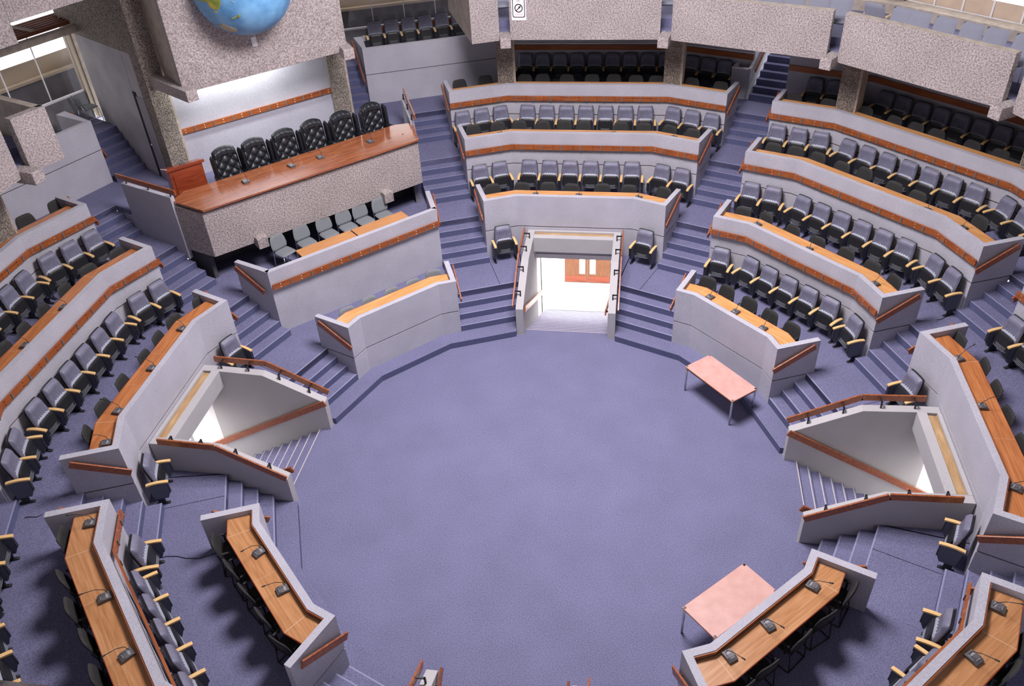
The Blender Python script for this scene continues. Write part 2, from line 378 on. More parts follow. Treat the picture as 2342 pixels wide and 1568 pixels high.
# ------------------------------------------------------------------ parapets with rails
def bracket_mesh():
    mb = MB(); mb.box(-.012, .012, -.018, .018, -.07, .07); return mb.mesh('bracket', ['bracket_metal'])
BRK = bracket_mesh()
def along(R, w, step):
    """points with spacing on the three straight runs: (x, y, angle)"""
    p = path(R, w); out = []
    for i, ang in enumerate((22.5, 0, -22.5)):
        a, b = Vector(p[i]), Vector(p[i + 1]); L = (b - a).length; n = max(1, round(L / step))
        for k in range(n): out.append((*(a + (b - a) * ((k + .5) / n)), ang))
    return out
def wood_rail(parent, R, z0, z1, w, ox, oz):
    mb = MB(); strip(mb, R - .098, R - .058, z0, z1, w)
    for x, y, ang in along(R - .098, w + .02, .57):
        for dv in (.22,):
            for zz in (z0 + .035, z1 - .035):
                c = Vector((x, y, 0)) + Vector((sin(radians(-ang)) * dv, cos(radians(ang)) * dv, 0))
                n = Vector((cos(radians(ang)), sin(radians(ang)), 0)); tn = Vector((-n.y, n.x, 0))
                p = c - n * .004 + Vector((0, 0, zz)); h = .010
                mb.add([p - tn * h - Vector((0, 0, h)), p + tn * h - Vector((0, 0, h)), p + tn * h + Vector((0, 0, h)), p - tn * h + Vector((0, 0, h))], [(0, 1, 2, 3), (3, 2, 1, 0)], 1)
    r = obj('ledge_rail', shift(mb, ox, 0, oz), ['rail_wood', 'bolt'], parent)
    for x, y, ang in along(R - .103, w + .02, .57):
        b = obj('bracket', BRK, None, r, (x - ox, y, (z0 + z1) / 2 - oz), radians(ang))
    return r
def end_rail(parent, R, Tk, sg, ox, oz, L=.95, ww=AW):
    """sloping handrail on the aisle side of an end wall; sg=+1 for the wall at the +22.5 aisle"""
    mb = MB(); v = -sg * (ww - .075)
    q0 = P(22.5 * sg, R - .06, v); q1 = P(22.5 * sg, R + L - .05, v)
    mb.bar((*q0, Tk + .345), (*q1, Tk + .83), .036, .15)
    h = obj('handrail', shift(mb, ox, 0, oz), 'rail_wood', parent, bevel=.006)
    for f in (.2, .75):
        mb = MB(); a = P(22.5 * sg, R - .06 + f * (L), v); b = P(22.5 * sg, R - .06 + f * L, -sg * ww)
        mb.tube([(*a, Tk + .345 + f * .485), (*b, Tk + .345 + f * .485)], .012, n=6)
        obj('bracket', shift(mb, ox, 0, oz), 'steel', h)
def parapet_wall(s, k, rail):
    t = SECT[s]; R = RW[k]; zt = ZW[k]; zb = T[k] + (.165 if k == 0 else 0); oz = zb
    r = thing('parapet_wall', f'{TIERN[k]} grey cloth covered parapet wall of the {BLOCK[s]}', 'wall', (*P(t, R), zb), radians(t), 'grey parapet walls around the floor')
    gz = T[k + 1] - .012
    lo = zb - .03
    if s in STAIRSEC and k == 1: lo = T[1] - .02
    mb = MB(); strip(mb, R, R + TH, gz + .018, zt)
    for sg in (1, -1):
        mb.prism(turn([(R + TH, -sg * AW), (R + 1.06, -sg * AW), (R + 1.06, -sg * (AW + TH)), (R + TH, -sg * (AW + TH))], 22.5 * sg), gz + .018, zt)
    obj('upper_panel', shift(mb, R, 0, oz), 'wall_cloth', r)
    mb = MB(); strip(mb, R, R + TH, lo, gz - .010)
    for sg in (1, -1):
        mb.prism(turn([(R + TH, -sg * AW), (R + 1.0, -sg * AW), (R + 1.0, -sg * (AW + TH)), (R + TH, -sg * (AW + TH))], 22.5 * sg), lo, gz - .010)
    obj('lower_panel', shift(mb, R, 0, oz), 'wall_cloth', r)
    mb = MB(); strip(mb, R + .012, R + TH, gz - .010, gz + .018, AW + .012)
    for sg in (1, -1):
        mb.prism(turn([(R + TH, -sg * (AW + .012)), (R + 1.0, -sg * (AW + .012)), (R + 1.0, -sg * (AW + TH)), (R + TH, -sg * (AW + TH))], 22.5 * sg), gz - .006, gz + .014)
    obj('joint_strip', shift(mb, R, 0, oz), 'groove', r)
    mb = MB(); strip(mb, R + TH, R + TH + .022, zt - .075, zt - .012, AW + TH)
    obj('inner_trim', shift(mb, R, 0, oz), 'rail_wood', r)
    if rail: wood_rail(r, R, zt - .475, zt - .325, AW - .02, R, oz)
    for sg in (1, -1): end_rail(r, R, T[k + 1] + (.0), sg, R, oz)
    return r
def desk_top(s, k):
    t = SECT[s]; R = RW[k]; z = T[k + 1] + .80
    zw = 'desk_wood_pale' if s in ('N', 'NE', 'NW') else 'desk_wood_muted' if s in ('SW', 'SE') else 'desk_wood'
    r = thing('delegate_desk', f'long wooden desk behind the {TIERN[k]} wall, {BLOCK[s]}', 'desk', (*P(t, R + .38), z - .05), radians(t), 'wooden desk tops of the delegate rows')
    ox, oz = R + .38, z - .05
    mb = MB(); strip(mb, R + .15, R + .60, z - .04, z, AW + TH + .01)
    for sg in (1, -1):
        a = (R + .16, (R + .16) * K * sg); b = (R + .595, (R + .595) * K * sg)
        mb.bar((*a, z + .0005), (*b, z + .0005), .012, .003, 1)
    for yy in (R * K / 3, -R * K / 3) if k else (0,): mb.bar((R + .16, yy, z), (R + .595, yy, z), .005, .002, 1)
    obj('worktop', shift(mb, ox, 0, oz), [zw, 'seam'], r)
    mb = MB(); strip(mb, R + .60, R + .612, z - .045, z - .002, AW + TH + .01)
    obj('front_edge', shift(mb, ox, 0, oz), 'lectern_wood', r)
    for x, y, ang in along(R + .34, AW + .3, 1.1):
        n = Vector((cos(radians(ang)), sin(radians(ang)), 0)); tn = Vector((-n.y, n.x, 0)); p = Vector((x, y, 0))
        q = [p - n * .20 - tn * .02, p + n * .2 - tn * .02, p + n * .2 + tn * .02, p - n * .2 + tn * .02]
        mb = MB(); mb.prism([(a.x, a.y) for a in q], T[k + 1], z - .04); obj('support', shift(mb, ox, 0, oz), 'dark_panel', r)
WALLS = {'N': (1, 2, 3), 'NE': (0, 1, 2, 3), 'E': (1, 2), 'SE': (0, 1), 'SW': (0, 1, 2), 'W': (1, 2, 3), 'NW': (0,)}
for s, ks in WALLS.items():
    for k in ks:
        parapet_wall(s, k, k > 0 and not (s in STAIRSEC and k == 1))
        desk_top(s, k)

# ------------------------------------------------------------------ wall and table row below the podium
def podium_front_row():
    t = 135; r = thing('parapet_wall', 'straight grey parapet wall with wooden ledge below the podium', 'wall', (*P(t, 7.6), .85), radians(t), 'grey parapet walls around the floor')
    R = 7.62; zt = 2.64; oz = .85; ox = 7.6
    c22 = cos(radians(22.5)); s22 = sin(radians(22.5))
    yc = (R * s22 - AW) / c22                      # where the aisle edge meets the wall face
    mb = MB(); zb = .8
    mb.prism([(R, -yc), (R + TH, -yc - .03), (R + TH, yc + .03), (R, yc)], zb, zt)
    for sg in (1, -1):
        a = turn([(8.0, -sg * AW), (9.12, -sg * AW), (9.12, -sg * (AW + TH)), (8.0, -sg * (AW + TH))], 22.5 * sg)
        c = P(22.5 * sg, 9.12, -sg * AW); d = P(22.5 * sg, 9.12, -sg * (AW + TH))
        mb.prism([(R, sg * yc), c, d, (R + TH, sg * (yc - .1))], zb, zt)
    obj('upper_panel', shift(mb, ox, 0, oz), 'wall_cloth', r)
    mb = MB(); mb.box(R - .098, R - .058, -yc + .01, yc - .01, zt - .475, zt - .325)
    for i in range(9):
        for zz in (.44, .36): 
            y = -yc + .2 + i * .56; mb.box(R - .103, R - .097, y - .01, y + .01, zt - zz - .01, zt - zz + .01, 1)
    rr = obj('ledge_rail', shift(mb, ox, 0, oz), ['rail_wood', 'bolt'], r)
    for i in range(8): obj('bracket', BRK, None, rr, (R - .1 - ox, -yc + .48 + i * .56, zt - .4 - oz))
    for sg in (1, -1): end_rail(r, 8.25, 1.7, sg, ox, oz, .85)
    for i, (a, b) in enumerate(((-.235, 1.345), (-1.83, -.275))):
        tt = thing('meeting_table', ('left' if i == 0 else 'right') + ' worn brown table behind the parapet below the podium', 'table', (*P(t, 8.16, (a + b) / 2), 1.7), radians(t), 'tables below the podium')
        h = (b - a) / 2
        mb = MB(); mb.box(-.34, .34, -h, h, .705, .74); obj('table_top', mb, 'table_wood', tt, bevel=.004)
        mb = MB(); mb.box(-.30, .30, -h + .06, h - .06, .64, .705); obj('apron', mb, 'dark_metal', tt)
        for x in (-.31, .31):
            for y in (-h + .03, h - .03): m_ = MB(); m_.tube([(x, y, 0), (x, y, .705)], .02, n=10); obj('leg', m_, 'steel', tt)
podium_front_row()

# ------------------------------------------------------------------ podium
def podium():
    t = 135; rz = radians(t); o3 = (0, 0, 0)
    def loc(u, v, z): return (*P(t, u, v), z)
    # precast bench front with brackets
    r = thing('podium_bench', 'rough exposed aggregate concrete front panel carrying the podium desk', 'panel', loc(9.43, 0, 2.52), rz)
    ox, oz = 9.43, 2.52
    A = (9.43, 3.12); B = (10.37, 3.55)
    mb = MB()
    mb.prism([A, B, (10.35, 3.36), (9.55, 3.0), (9.55, -3.0), (10.35, -3.36), (B[0], -B[1]), (A[0], -A[1])], 2.52, 3.77)
    obj('concrete_face', shift(mb, ox, 0, oz), 'aggregate', r, bevel=.012)
    mb = MB(); mb.prism([(9.55, 3.0), (10.3, 3.3), (10.75, 3.5), (10.75, -3.5), (10.3, -3.3), (9.55, -3.0)], 2.75, 3.0)
    obj('floor_slab', shift(mb, ox, 0, oz), 'dark_panel', r)
    for v in (1.885, -1.885):
        mb = MB(); mb.box(9.22, 10.2, v - .14, v + .14, 2.40, 2.70); obj('corbel', shift(mb, ox, 0, oz), 'aggregate', r, bevel=.012)
    # desk top
    d = thing('podium_desk', 'long glossy red wood podium desk top with pointed ends', 'desk', loc(10, 0, 3.77), rz)
    mb = MB(); mb.prism([(9.335, 3.10), (10.40, 3.53), (10.72, 3.1), (10.72, -3.1), (10.48, -3.60), (9.335, -3.10)], 3.83, 3.886)
    obj('worktop', shift(mb, 10, 0, 3.77), 'podium_wood', d, bevel=.01)
    mb = MB(); mb.prism([(9.46, 3.05), (10.38, 3.42), (10.6, 3.0), (10.6, -3.0), (10.4, -3.45), (9.46, -3.05)], 3.77, 3.83)
    obj('shadow_gap', shift(mb, 10, 0, 3.77), 'dark_slot', d)
    mb = MB()
    for v in (2.1, .75, -.7, -2.0): mb.bar((9.36, v, 3.886), (10.68, v + .02, 3.886), .006, .003)
    obj('joint_strip', shift(mb, 10, 0, 3.77), 'lectern_wood', d)
    for v in (2.35, 1.1, .15, -.95, -1.6, -2.55, -2.95):
        mb = MB(); mb.tube([(9.95, v, 3.884), (9.95, v, 3.892)], .028, n=10); obj('cable_grommet', shift(mb, 10, 0, 3.77), 'bracket_metal', d)
    # dark rear of the space under the podium
    mb = MB(); mb.box(10.6, 10.75, -3.5, 3.5, 1.6, 3.1)
    for sg in (1, -1): mb.prism(turn([(10.3, -sg * .83), (11.2, -sg * .83), (11.2, -sg * .95), (10.3, -sg * .95)], 22.5 * sg), 1.6, 2.6); struct(obj('wall_underpodium', mb, 'dark_panel', None, o3, rz))
    # podium side balustrades along the aisles
    for sg, nm in ((1, 'left'), (-1, 'right')):
        q = thing('podium_balustrade', f'low grey wall with wooden handrail on the {nm} side of the podium', 'balustrade', loc(11.0, 3.9 * sg, 2.5), rz, 'podium side walls')
        poly = turn([(10.88, -sg * AW), (12.75, -sg * AW), (12.75, -sg * (AW + .12)), (10.88, -sg * (AW + .12))], 22.5 * sg)
        mb = MB(); mb.prism(poly, 2.24, 4.02); mb.prism(turn([(12.7, -sg * (AW + .02)), (13.4, -sg * (AW + .02)), (13.4, -sg * (AW + .12)), (12.7, -sg * (AW + .12))], 22.5 * sg), 2.3, 3.08)
        mb.v = [(x - 11.0, y - 3.9 * sg, z - 2.5) for x, y, z in mb.v]
        obj('low_wall', mb, 'wall_cloth', q)
        a = P(22.5 * sg, 10.6, -sg * (AW + .0)); b = P(22.5 * sg, 12.85, -sg * AW)
        mb = MB(); mb.bar((*a, 4.22), (*b, 4.22), .045, .13); mb.v = [(x - 11.0, y - 3.9 * sg, z - 2.5) for x, y, z in mb.v]
        h = obj('handrail', mb, 'rail_wood', q, bevel=.006)
        for f in (.08, .5, .92):
            c = P(22.5 * sg, 10.75 + 2.0 * f, -sg * (AW + .06)); mb = MB(); mb.box(c[0] - .015, c[0] + .015, c[1] - .015, c[1] + .015, 4.0, 4.2)
            mb.v = [(x - 11.0, y - 3.9 * sg, z - 2.5) for x, y, z in mb.v]; obj('bracket', mb, 'dark_metal', h)
    # back wall of the podium
    mb = MB(); mb.box(12.9, 13.05, -2.5, 2.5, 3.2, 9.0); struct(obj('wall_podium', mb, 'wall_cloth', None, o3, rz))
    rr = thing('wall_rail', 'wooden ledge rail across the lit wall behind the podium chairs', 'rail', loc(12.86, 0, 4.48), rz)
    mb = MB(); mb.box(-.02, .02, -2.36, 2.36, 0, .15)
    for i in range(9):
        for zz in (.04, .11): y = -2.2 + i * .54; mb.box(-.025, -.019, y - .01, y + .01, zz - .01, zz + .01, 1)
    obj('board', mb, ['rail_wood', 'bolt'], rr)
    for i in range(8): obj('bracket', BRK, None, rr, (-.022, -1.93 + i * .54, .075))
    # the great panel carrying the globe
    gp = thing('globe_wall', 'huge rough aggregate concrete panel behind the globe above the podium', 'panel', loc(11.35, 0, 6.05), rz)
    mb = MB(); mb.box(-.06, .16, -2.32, 2.26, .02, 4.2); obj('concrete_face', mb, 'aggregate', gp, bevel=.012)
    mb = MB()
    for v in (2.255, -2.315): mb.box(0.16, 1.4, v - .07 * (1 if v > 0 else -1), v, .03, 4.2)
    obj('side_return', mb, 'smooth_concrete', gp)
    # lectern
    l = thing('lectern', 'dark red wooden lectern with slanted top beside the podium desk', 'lectern', loc(11.42, 2.78, 3.23), rz)
    mb = MB(); mb.profile([(-.22, 0), (.22, 0), (.22, .93), (-.22, 1.08)], -.44, .44); obj('body', mb, 'lectern_wood', l, bevel=.008)
    mb = MB(); mb.profile([(-.28, 1.07), (-.28, 1.15), (.34, .95), (.34, .87)][::-1], -.50, .50); obj('slanted_top', mb, 'lectern_wood', l, bevel=.008)
    mb = MB(); mb.profile([(-.28, 1.145), (-.27, 1.157), (.34, .96), (.34, .94)][::-1], .485, .505); obj('edge_strip', mb, 'white_paint', l)
    mb = MB(); mb.box(-.06, .06, -.07, .07, 1.04, 1.10); obj('microphone_base', mb, 'device_grey', l)
    mb = MB(); mb.box(-.24, -.21, -.36, .36, .08, .95); obj('front_panel', mb, 'lectern_wood', l)
podium()

# ------------------------------------------------------------------ globe
def globe():
    t = 135; r = thing('globe', 'large blue relief globe mounted on the concrete panel', 'globe', (*P(t, 11.0, .2955), 8.3767), radians(t))
    R = 1.2; th = math.acos(-.285 / R)
    mb = MB(); mb.grid(lambda a, b: (-R * cos(th * (1 - b) + .002), R * sin(th * (1 - b) + .002) * cos(2 * pi * a), R * sin(th * (1 - b) + .002) * sin(2 * pi * a)), 72, 33, close_u=True)
    obj('ocean_sphere', mb, 'ocean', r)
    def sp(lo, la, rr): lo, la = radians(lo), radians(la); return (-rr * cos(la) * cos(lo), rr * cos(la) * sin(lo), rr * sin(la))
    L = {'australia_relief': ('land_green', [(75.2, -2.8), (82.9, -7.1), (72.1, -6.9), (62.7, -7.2), (62.2, -12.6), (58.1, -14.9), (52.4, -15.6), (47.5, -10.7), (45.6, -6.6), (45.9, -3.3), (49.4, 1.5), (56, 4), (64, 3), (70, 5), (76, 2)]),
         'tasmania_relief': ('land_green', [(58.2, -17.0), (55.1, -17.0), (55.5, -18.7), (57.9, -19.3)]),
         'south_island_relief': ('land_green', [(39.9, -26.2), (35.7, -25.0), (32.2, -23.3), (33.5, -25.6), (39.7, -27.8)]),
         'north_island_relief': ('land_green', [(30.0, -19.9), (29.3, -22.3), (27.1, -22.9), (30.2, -26.3), (31.7, -25.7), (30.2, -22.8)]),
         'antarctica_relief': ('land_pale', [(69, -38), (58.1, -35.0), (49.7, -39.9), (42.8, -44.2), (42.8, -47.7), (50.5, -52.2), (62.7, -50.1), (67.5, -43.8)]),
         'islet_relief': ('land_pale', [(32.3, -5.9), (31.2, -6.3), (31.2, -8.0), (32.2, -7.1)])}
    def inside(p, x, y):
        c = False
        for i in range(len(p)):
            (x0, y0), (x1, y1) = p[i - 1], p[i]
            if (y0 > y) != (y1 > y) and x < (x1 - x0) * (y - y0) / (y1 - y0) + x0: c = not c
        return c
    for nm, (m, p) in L.items():
        mb = MB(); st = .55; x0 = min(q[0] for q in p); x1 = max(q[0] for q in p); y0 = min(q[1] for q in p); y1 = max(q[1] for q in p)
        nx = int((x1 - x0) / st) + 1; ny = int((y1 - y0) / st) + 1
        for i in range(nx):
            for j in range(ny):
                if inside(p, x0 + (i + .5) * st, y0 + (j + .5) * st):
                    q = [(x0 + (i + a) * st, y0 + (j + b) * st) for a, b in ((0, 0), (1, 0), (1, 1), (0, 1))]
                    lo = [sp(*k, 1.19) for k in q]; hi = [sp(*k, 1.212) for k in q]
                    mb.hexa(lo + hi)
        obj(nm, mb, m, r)
    b = obj('wall_box', MB(), 'white_paint')
    bpy.data.objects.remove(b)
    mb = MB(); mb.box(-.09, .0, -.065, .065, 0, .24)
    tag(obj('speaker_box', mb, 'white_paint', None, (*P(t, 11.345, .21), 6.77), radians(t), bevel=.004), 'small white box on the concrete just below the globe', 'box')
globe()

# ------------------------------------------------------------------ stairwells
WELLN = {90: 'middle', 0: 'right', 180: 'left', -90: 'nearest'}
def stairwell(t):
    rz = radians(t); nm = WELLN[t]
    prof = [(5.15, -2.3), (5.15, .83), (6.5, 1.545), (7.55, 1.60), (7.985, 1.60), (7.985, -2.3)]
    for sg in (1, -1):
        side = {90: {1: 'left', -1: 'right'}, 0: {1: 'far', -1: 'near'}, 180: {1: 'near', -1: 'far'}, -90: {1: 'right', -1: 'left'}}[t][sg]
        r = thing('stairwell_wall', f'{side} side wall of the {nm} stairwell with wooden rails', 'wall', (*P(t, 5.15, 1.2 * sg), 0), rz, 'stairwell side walls')
        ox, oy = 5.15, 1.2 * sg
        mb = MB(); mb.profile(prof, 1.1 * sg, 1.3 * sg); obj('wall_panel', shift(mb, ox, oy, 0), 'well_plaster', r, bevel=.008)
        pts = [(5.12, .92), (6.49, 1.69), (7.72, 1.745)]
        mb = MB()
        for i in range(2): mb.bar((pts[i][0], 1.365 * sg, pts[i][1]), (pts[i + 1][0], 1.365 * sg, pts[i + 1][1]), .036, .145)
        h = obj('top_rail', shift(mb, ox, oy, 0), 'rail_wood', r)
        for u in (5.5, 6.15, 6.85, 7.5):
            z = (.83 + (u - 5.15) * .53) if u < 6.5 else 1.55 + (u - 6.5) * .05
            mb = MB(); mb.box(u - .015, u + .015, 1.35 * sg, 1.20 * sg, z + .13, z + .16); mb.box(u - .015, u + .015, 1.19 * sg, 1.22 * sg, z - .02, z + .16)
            obj('bracket', shift(mb, ox, oy, 0), 'dark_metal', h)
        mb = MB(); mb.bar((5.12, 1.04 * sg, .87), (7.5, 1.04 * sg, -.35), .036, .15); mb.bar((7.5, 1.04 * sg, -.35), (9.0, 1.04 * sg, -1.13), .036, .15)
        h = obj('inner_rail', shift(mb, ox, oy, 0), 'rail_wood', r)
        for f in (.1, .5, .9):
            mb = MB(); u = 5.12 + 2.4 * f; z = .87 - 1.22 * f; mb.box(u - .012, u + .012, 1.05 * sg, 1.105 * sg, z - .02, z + .02); obj('bracket', shift(mb, ox, oy, 0), 'dark_metal', h)
    # header with recessed dusty ledge
    r = thing('stairwell_header', f'grey header with recessed dusty ledge at the rear of the {nm} stairwell', 'header', (*P(t, 7.75, 0), 1.16), rz, 'stairwell rear headers')
    mb = MB(); mb.box(-.23, -.04, -1.1, 1.1, 0, .44); mb.box(-.04, .235, -1.1, 1.1, 0, .36); mb.box(.16, .235, -1.1, 1.1, .36, .44)
    obj('wall_panel', mb, 'well_plaster', r)
    mb = MB(); mb.box(-.035, .155, -1.08, 1.08, .36, .39); obj('ledge_board', mb, 'old_board', r)
    # steps going down
    mb = MB(); n = 16
    for i in range(n):
        u = 5.42 + .265 * i; z = -.144 * (i + 1)
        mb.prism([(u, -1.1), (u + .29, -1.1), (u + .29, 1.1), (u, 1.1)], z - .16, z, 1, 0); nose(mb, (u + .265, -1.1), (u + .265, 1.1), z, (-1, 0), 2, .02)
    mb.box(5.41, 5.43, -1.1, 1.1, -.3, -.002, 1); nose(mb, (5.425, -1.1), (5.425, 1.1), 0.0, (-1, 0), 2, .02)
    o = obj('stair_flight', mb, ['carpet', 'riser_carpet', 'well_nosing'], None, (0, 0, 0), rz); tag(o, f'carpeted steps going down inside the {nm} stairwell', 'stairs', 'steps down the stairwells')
    # lobby below
    mb = MB(); mb.box(9.4, 13.0, -3.8, 3.8, -2.5, -2.304); struct(obj('floor', mb, 'pale_floor', None, (0, 0, 0), rz))
    mb = MB(); mb.box(11.9, 12.1, -3.8, 3.8, -2.4, .8)
    for sg in (1, -1):
        mb.box(7.99, 12.1, 3.7 * sg, 3.9 * sg, -2.4, .8); mb.box(8.8, 9.0, 1.1 * sg, 3.8 * sg, -2.4, .8)
        mb.box(7.985, 9.0, 1.1 * sg, 1.3 * sg, -2.4, .82)
    struct(obj('wall_lobby', mb, 'white_wall', None, (0, 0, 0), rz))
    mb = MB(); mb.box(8.0, 12.1, -3.9, 3.9, .66, .8); struct(obj('ceiling', mb, 'white_wall', None, (0, 0, 0), rz))
    if t == 90:
        rz_ = rz
        for i, (a, b) in enumerate(((.62, -.13), (-.15, -.90))):
            d = bpy.data.objects.new(f'door_{i + 1}', None); C.objects.link(d); d.location = (*P(t, 11.3, (a + b) / 2), -2.3); d.rotation_euler = (0, 0, rz); struct(d)
            d['label'] = ('left' if i == 0 else 'right') + ' leaf of the wooden double door below the middle stairwell'
            h = (a - b) / 2
            mb = MB(); s0 = -.08 if i == 0 else -.02; gl = (-h + .07, -h + .26) if i == 0 else (h - .26, h - .07)
            mb.box(0, .05, -h, gl[0], .02, 2.1); mb.box(0, .05, gl[1], h, .02, 2.1); mb.box(0, .05, gl[0], gl[1], .02, .35); mb.box(0, .05, gl[0], gl[1], 1.9, 2.1)
            obj('leaf', mb, 'door_wood', d)
            mb = MB(); mb.box(.015, .03, gl[0], gl[1], .35, 1.9); obj('vision_panel', mb, 'lit_glass', d)
            mb = MB(); mb.box(-.008, 0, -h + .01, h - .01, .04, .26); obj('kick_plate', mb, 'lectern_wood', d)
        mb = MB(); mb.box(11.3, 11.36, -3.7, -.92, -2.3, .66); mb.box(11.3, 11.36, .64, .74, -2.3, .66); mb.box(11.3, 11.36, -.92, .64, -.2, .66)
        struct(obj('wall_door', mb, 'white_wall', None, (0, 0, 0), rz))
        mb = MB(); mb.box(11.3, 11.34, .74, 3.7, -2.28, .4); o = struct(obj('window_1', mb, 'lit_glass', None, (0, 0, 0), rz))
for t in (90, 0, 180, -90): stairwell(t)

# ------------------------------------------------------------------ columns, balcony, galleries
def columns():
    for i in range(16):
        a = 11.25 + 22.5 * i
        if 200 < a < 340: continue
        big = a in (123.75, 146.25)
        z1 = 5.72 if not big else 9.5
        mb = MB(); mb.box(12.97, 13.45, -.245, .245, 3.2, z1); mb.box(12.99, 13.4, -.31, -.245, 3.2, z1, 1)
        if big: mb.box(13.2, 14.3, -.22, .22, 5.9, 9.5)
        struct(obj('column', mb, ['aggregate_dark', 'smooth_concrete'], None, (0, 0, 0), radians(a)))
        zc = .25 if big else 0
        mb = MB(); mb.box(11.12, 13.2, -.15, .15, 5.70 + zc, 5.985 + zc)
        o = obj('corbel_beam', mb, 'aggregate', None, (0, 0, 0), radians(a), bevel=.012)
        COR = {11.25: 'at the right end of the rear right balcony', 33.75: 'right of the last concrete balcony panel', 56.25: 'between the two right balcony panels', 78.75: 'right of the middle balcony panel', 101.25: 'below the no smoking sign',
               123.75: 'at the right corner of the globe panel', 146.25: 'at the left corner of the globe panel', 168.75: 'below the left half panel', 191.25: 'at the far left balcony end', 348.75: 'at the right edge'}
        tag(o, 'short rough concrete beam end ' + COR.get(a, 'under the balcony'), 'beam', 'projecting concrete beam ends')
columns()
PANN = {90: 'middle concrete balcony panel with the no smoking sign', 67.5: 'concrete balcony panel with a small hole, right of the middle one', 45: 'rightmost full concrete balcony panel under the gallery chairs',
        22.5: 'concrete balcony panel cut by the right edge', 0: 'concrete balcony panel over the right block', 180: 'concrete balcony panel cut by the left edge', 202.5: 'concrete balcony panel at the far left'}
def balcony():
    for t, lab in PANN.items():
        mb = MB(); mb.box(0, .21, -2.09, 2.09, 0, 1.2)
        r = tag(obj('balcony_panel', mb, 'aggregate', None, (*P(t, 11.27), 5.82), radians(t), bevel=.012), lab, 'panel', 'concrete balcony panels')
        mb = MB(); mb.box(.004, .208, -2.087, 2.087, 1.2, 1.206); obj('coping', mb, 'smooth_concrete', r)
    for t, sg, nm in ((112.5, -1, 'half balcony panel with a smooth return, left of the sign'), (157.5, 1, 'half balcony panel with a smooth return, by the left gallery')):
        r = thing('balcony_panel', 'rough concrete ' + nm, 'panel', (*P(t, 11.27), 5.82), radians(t), 'concrete balcony panels')
        mb = MB(); mb.box(0, .21, sg * 1.28, sg * 2.09, 0, 1.2); obj('concrete_face', mb, 'aggregate', r, bevel=.012)
        mb = MB(); mb.hexa([(.02, sg * 1.285, -.0), (.21, sg * 1.45, 0), (3.6, sg * 1.45, 0), (3.6, sg * 1.285, 0), (.02, sg * 1.285, 1.2), (.21, sg * 1.45, 1.2), (3.6, sg * 1.45, 1.2), (3.6, sg * 1.285, 1.2)])
        obj('side_return', mb, 'smooth_concrete', r)
    # balcony slabs and their carpet step
    mb = MB(); mc = MB()
    def seg(t, a, b, m, r0, r1, z0, z1):
        f = lambda r, k: (r, r * K * k)
        m.prism(turn([f(r0, a), f(r1, a), f(r1, b), f(r0, b)], t), z0, z1)
    for t in (90, 67.5, 45, 22.5, 0, 180, 202.5):
        seg(t, -1, 1, mb, 11.5, 15.6, 5.80, 5.98); seg(t, -1, 1, mc, 11.5, 15.6, 5.98, 6.0); seg(t, -1, 1, mc, 11.95, 14.5, 6.0, 6.2)
    for t, a, b in ((112.5, -1, -.62), (157.5, .62, 1)):
        seg(t, a, b, mb, 11.5, 15.6, 5.80, 5.98); seg(t, a, b, mc, 11.5, 15.6, 5.98, 6.0); seg(t, a, b, mc, 11.95, 14.5, 6.0, 6.2)
    struct(obj('slab', mb, 'dark_panel')); struct(obj('floor', mc, 'carpet'))
    # window sill ledge and outer wall of the balcony
    n = 1
    for t in (90, 67.5, 45, 22.5, 0):
        mb = MB(); u0, u1 = 14.45, 14.95
        mb.prism([(u0, -u0 * K), (u1, -u1 * K), (u1, u1 * K), (u0, u0 * K)], 6.0, 6.48); struct(obj('sill', mb, 'smooth_concrete', None, (0, 0, 0), radians(t)))
        w_ = bpy.data.objects.new(f'window_{n + 1}', None); C.objects.link(w_); w_.rotation_euler = (0, 0, radians(t)); w_.location = (*P(t, 15.0), 6.48); struct(w_); n += 1
        h = 15.0 * K - .28
        mb = MB()
        for i in range(8): y = -h + i * 2 * h / 7; mb.box(-.02, .03, y - .02, y + .02, 0, 2.4)
        obj('frame', mb, 'white_paint', w_)
        mb = MB(); mb.box(.035, .05, -h, h, 0, .40); obj('lower_pane', mb, 'beige_board', w_)
        mb = MB(); mb.box(.035, .05, -h, h, .40, 2.4); obj('upper_pane', mb, 'lit_glass', w_)
        mb = MB()
        for sg in (1, -1): mb.box(14.8, 15.2, sg * (15 * K - .3), sg * (15 * K + .02), 6.48, 8.9)
        mb.box(14.9, 15.3, -3.1, 3.1, 8.85, 9.4)
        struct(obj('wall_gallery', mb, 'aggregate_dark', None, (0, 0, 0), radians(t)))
    # back walls of the shaded top row, with their wooden strips
    for t, u, v0, v1, lab in ((90, 15.1, -3.0, 3.0, 'middle'), (67.5, 14.95, .74, 3.0, 'left of the narrow upper stair'), (67.5, 14.5, -2.95, -.45, 'right of the narrow upper stair'), (45, 14.5, -2.95, 2.95, 'rear right'), (22.5, 14.5, -2.95, 2.95, 'far right'), (180, 14.67, -2.9, 2.9, 'left')):
        mb = MB(); mb.box(u, u + .12, v0, v1, 3.2, 5.85); struct(obj('wall_back', mb, 'wall_cloth', None, (0, 0, 0), radians(t)))
        if t == 180: continue
        r = thing('wall_rail', f'dark wooden ledge strip on the shaded back wall, {lab}', 'rail', (*P(t, u - .05, (v0 + v1) / 2), 4.32), radians(t), 'wooden strips on shaded walls')
        h = (v1 - v0) / 2 - .02
        mb = MB(); mb.box(-.02, .05, -h, h, 0, .16); obj('board', mb, 'rail_wood', r)
        if u > 14.6:
            mb = MB(); mb.box(-.03, .05, -h, h, .20, .225); obj('white_trim', mb, 'white_paint', r)
balcony()

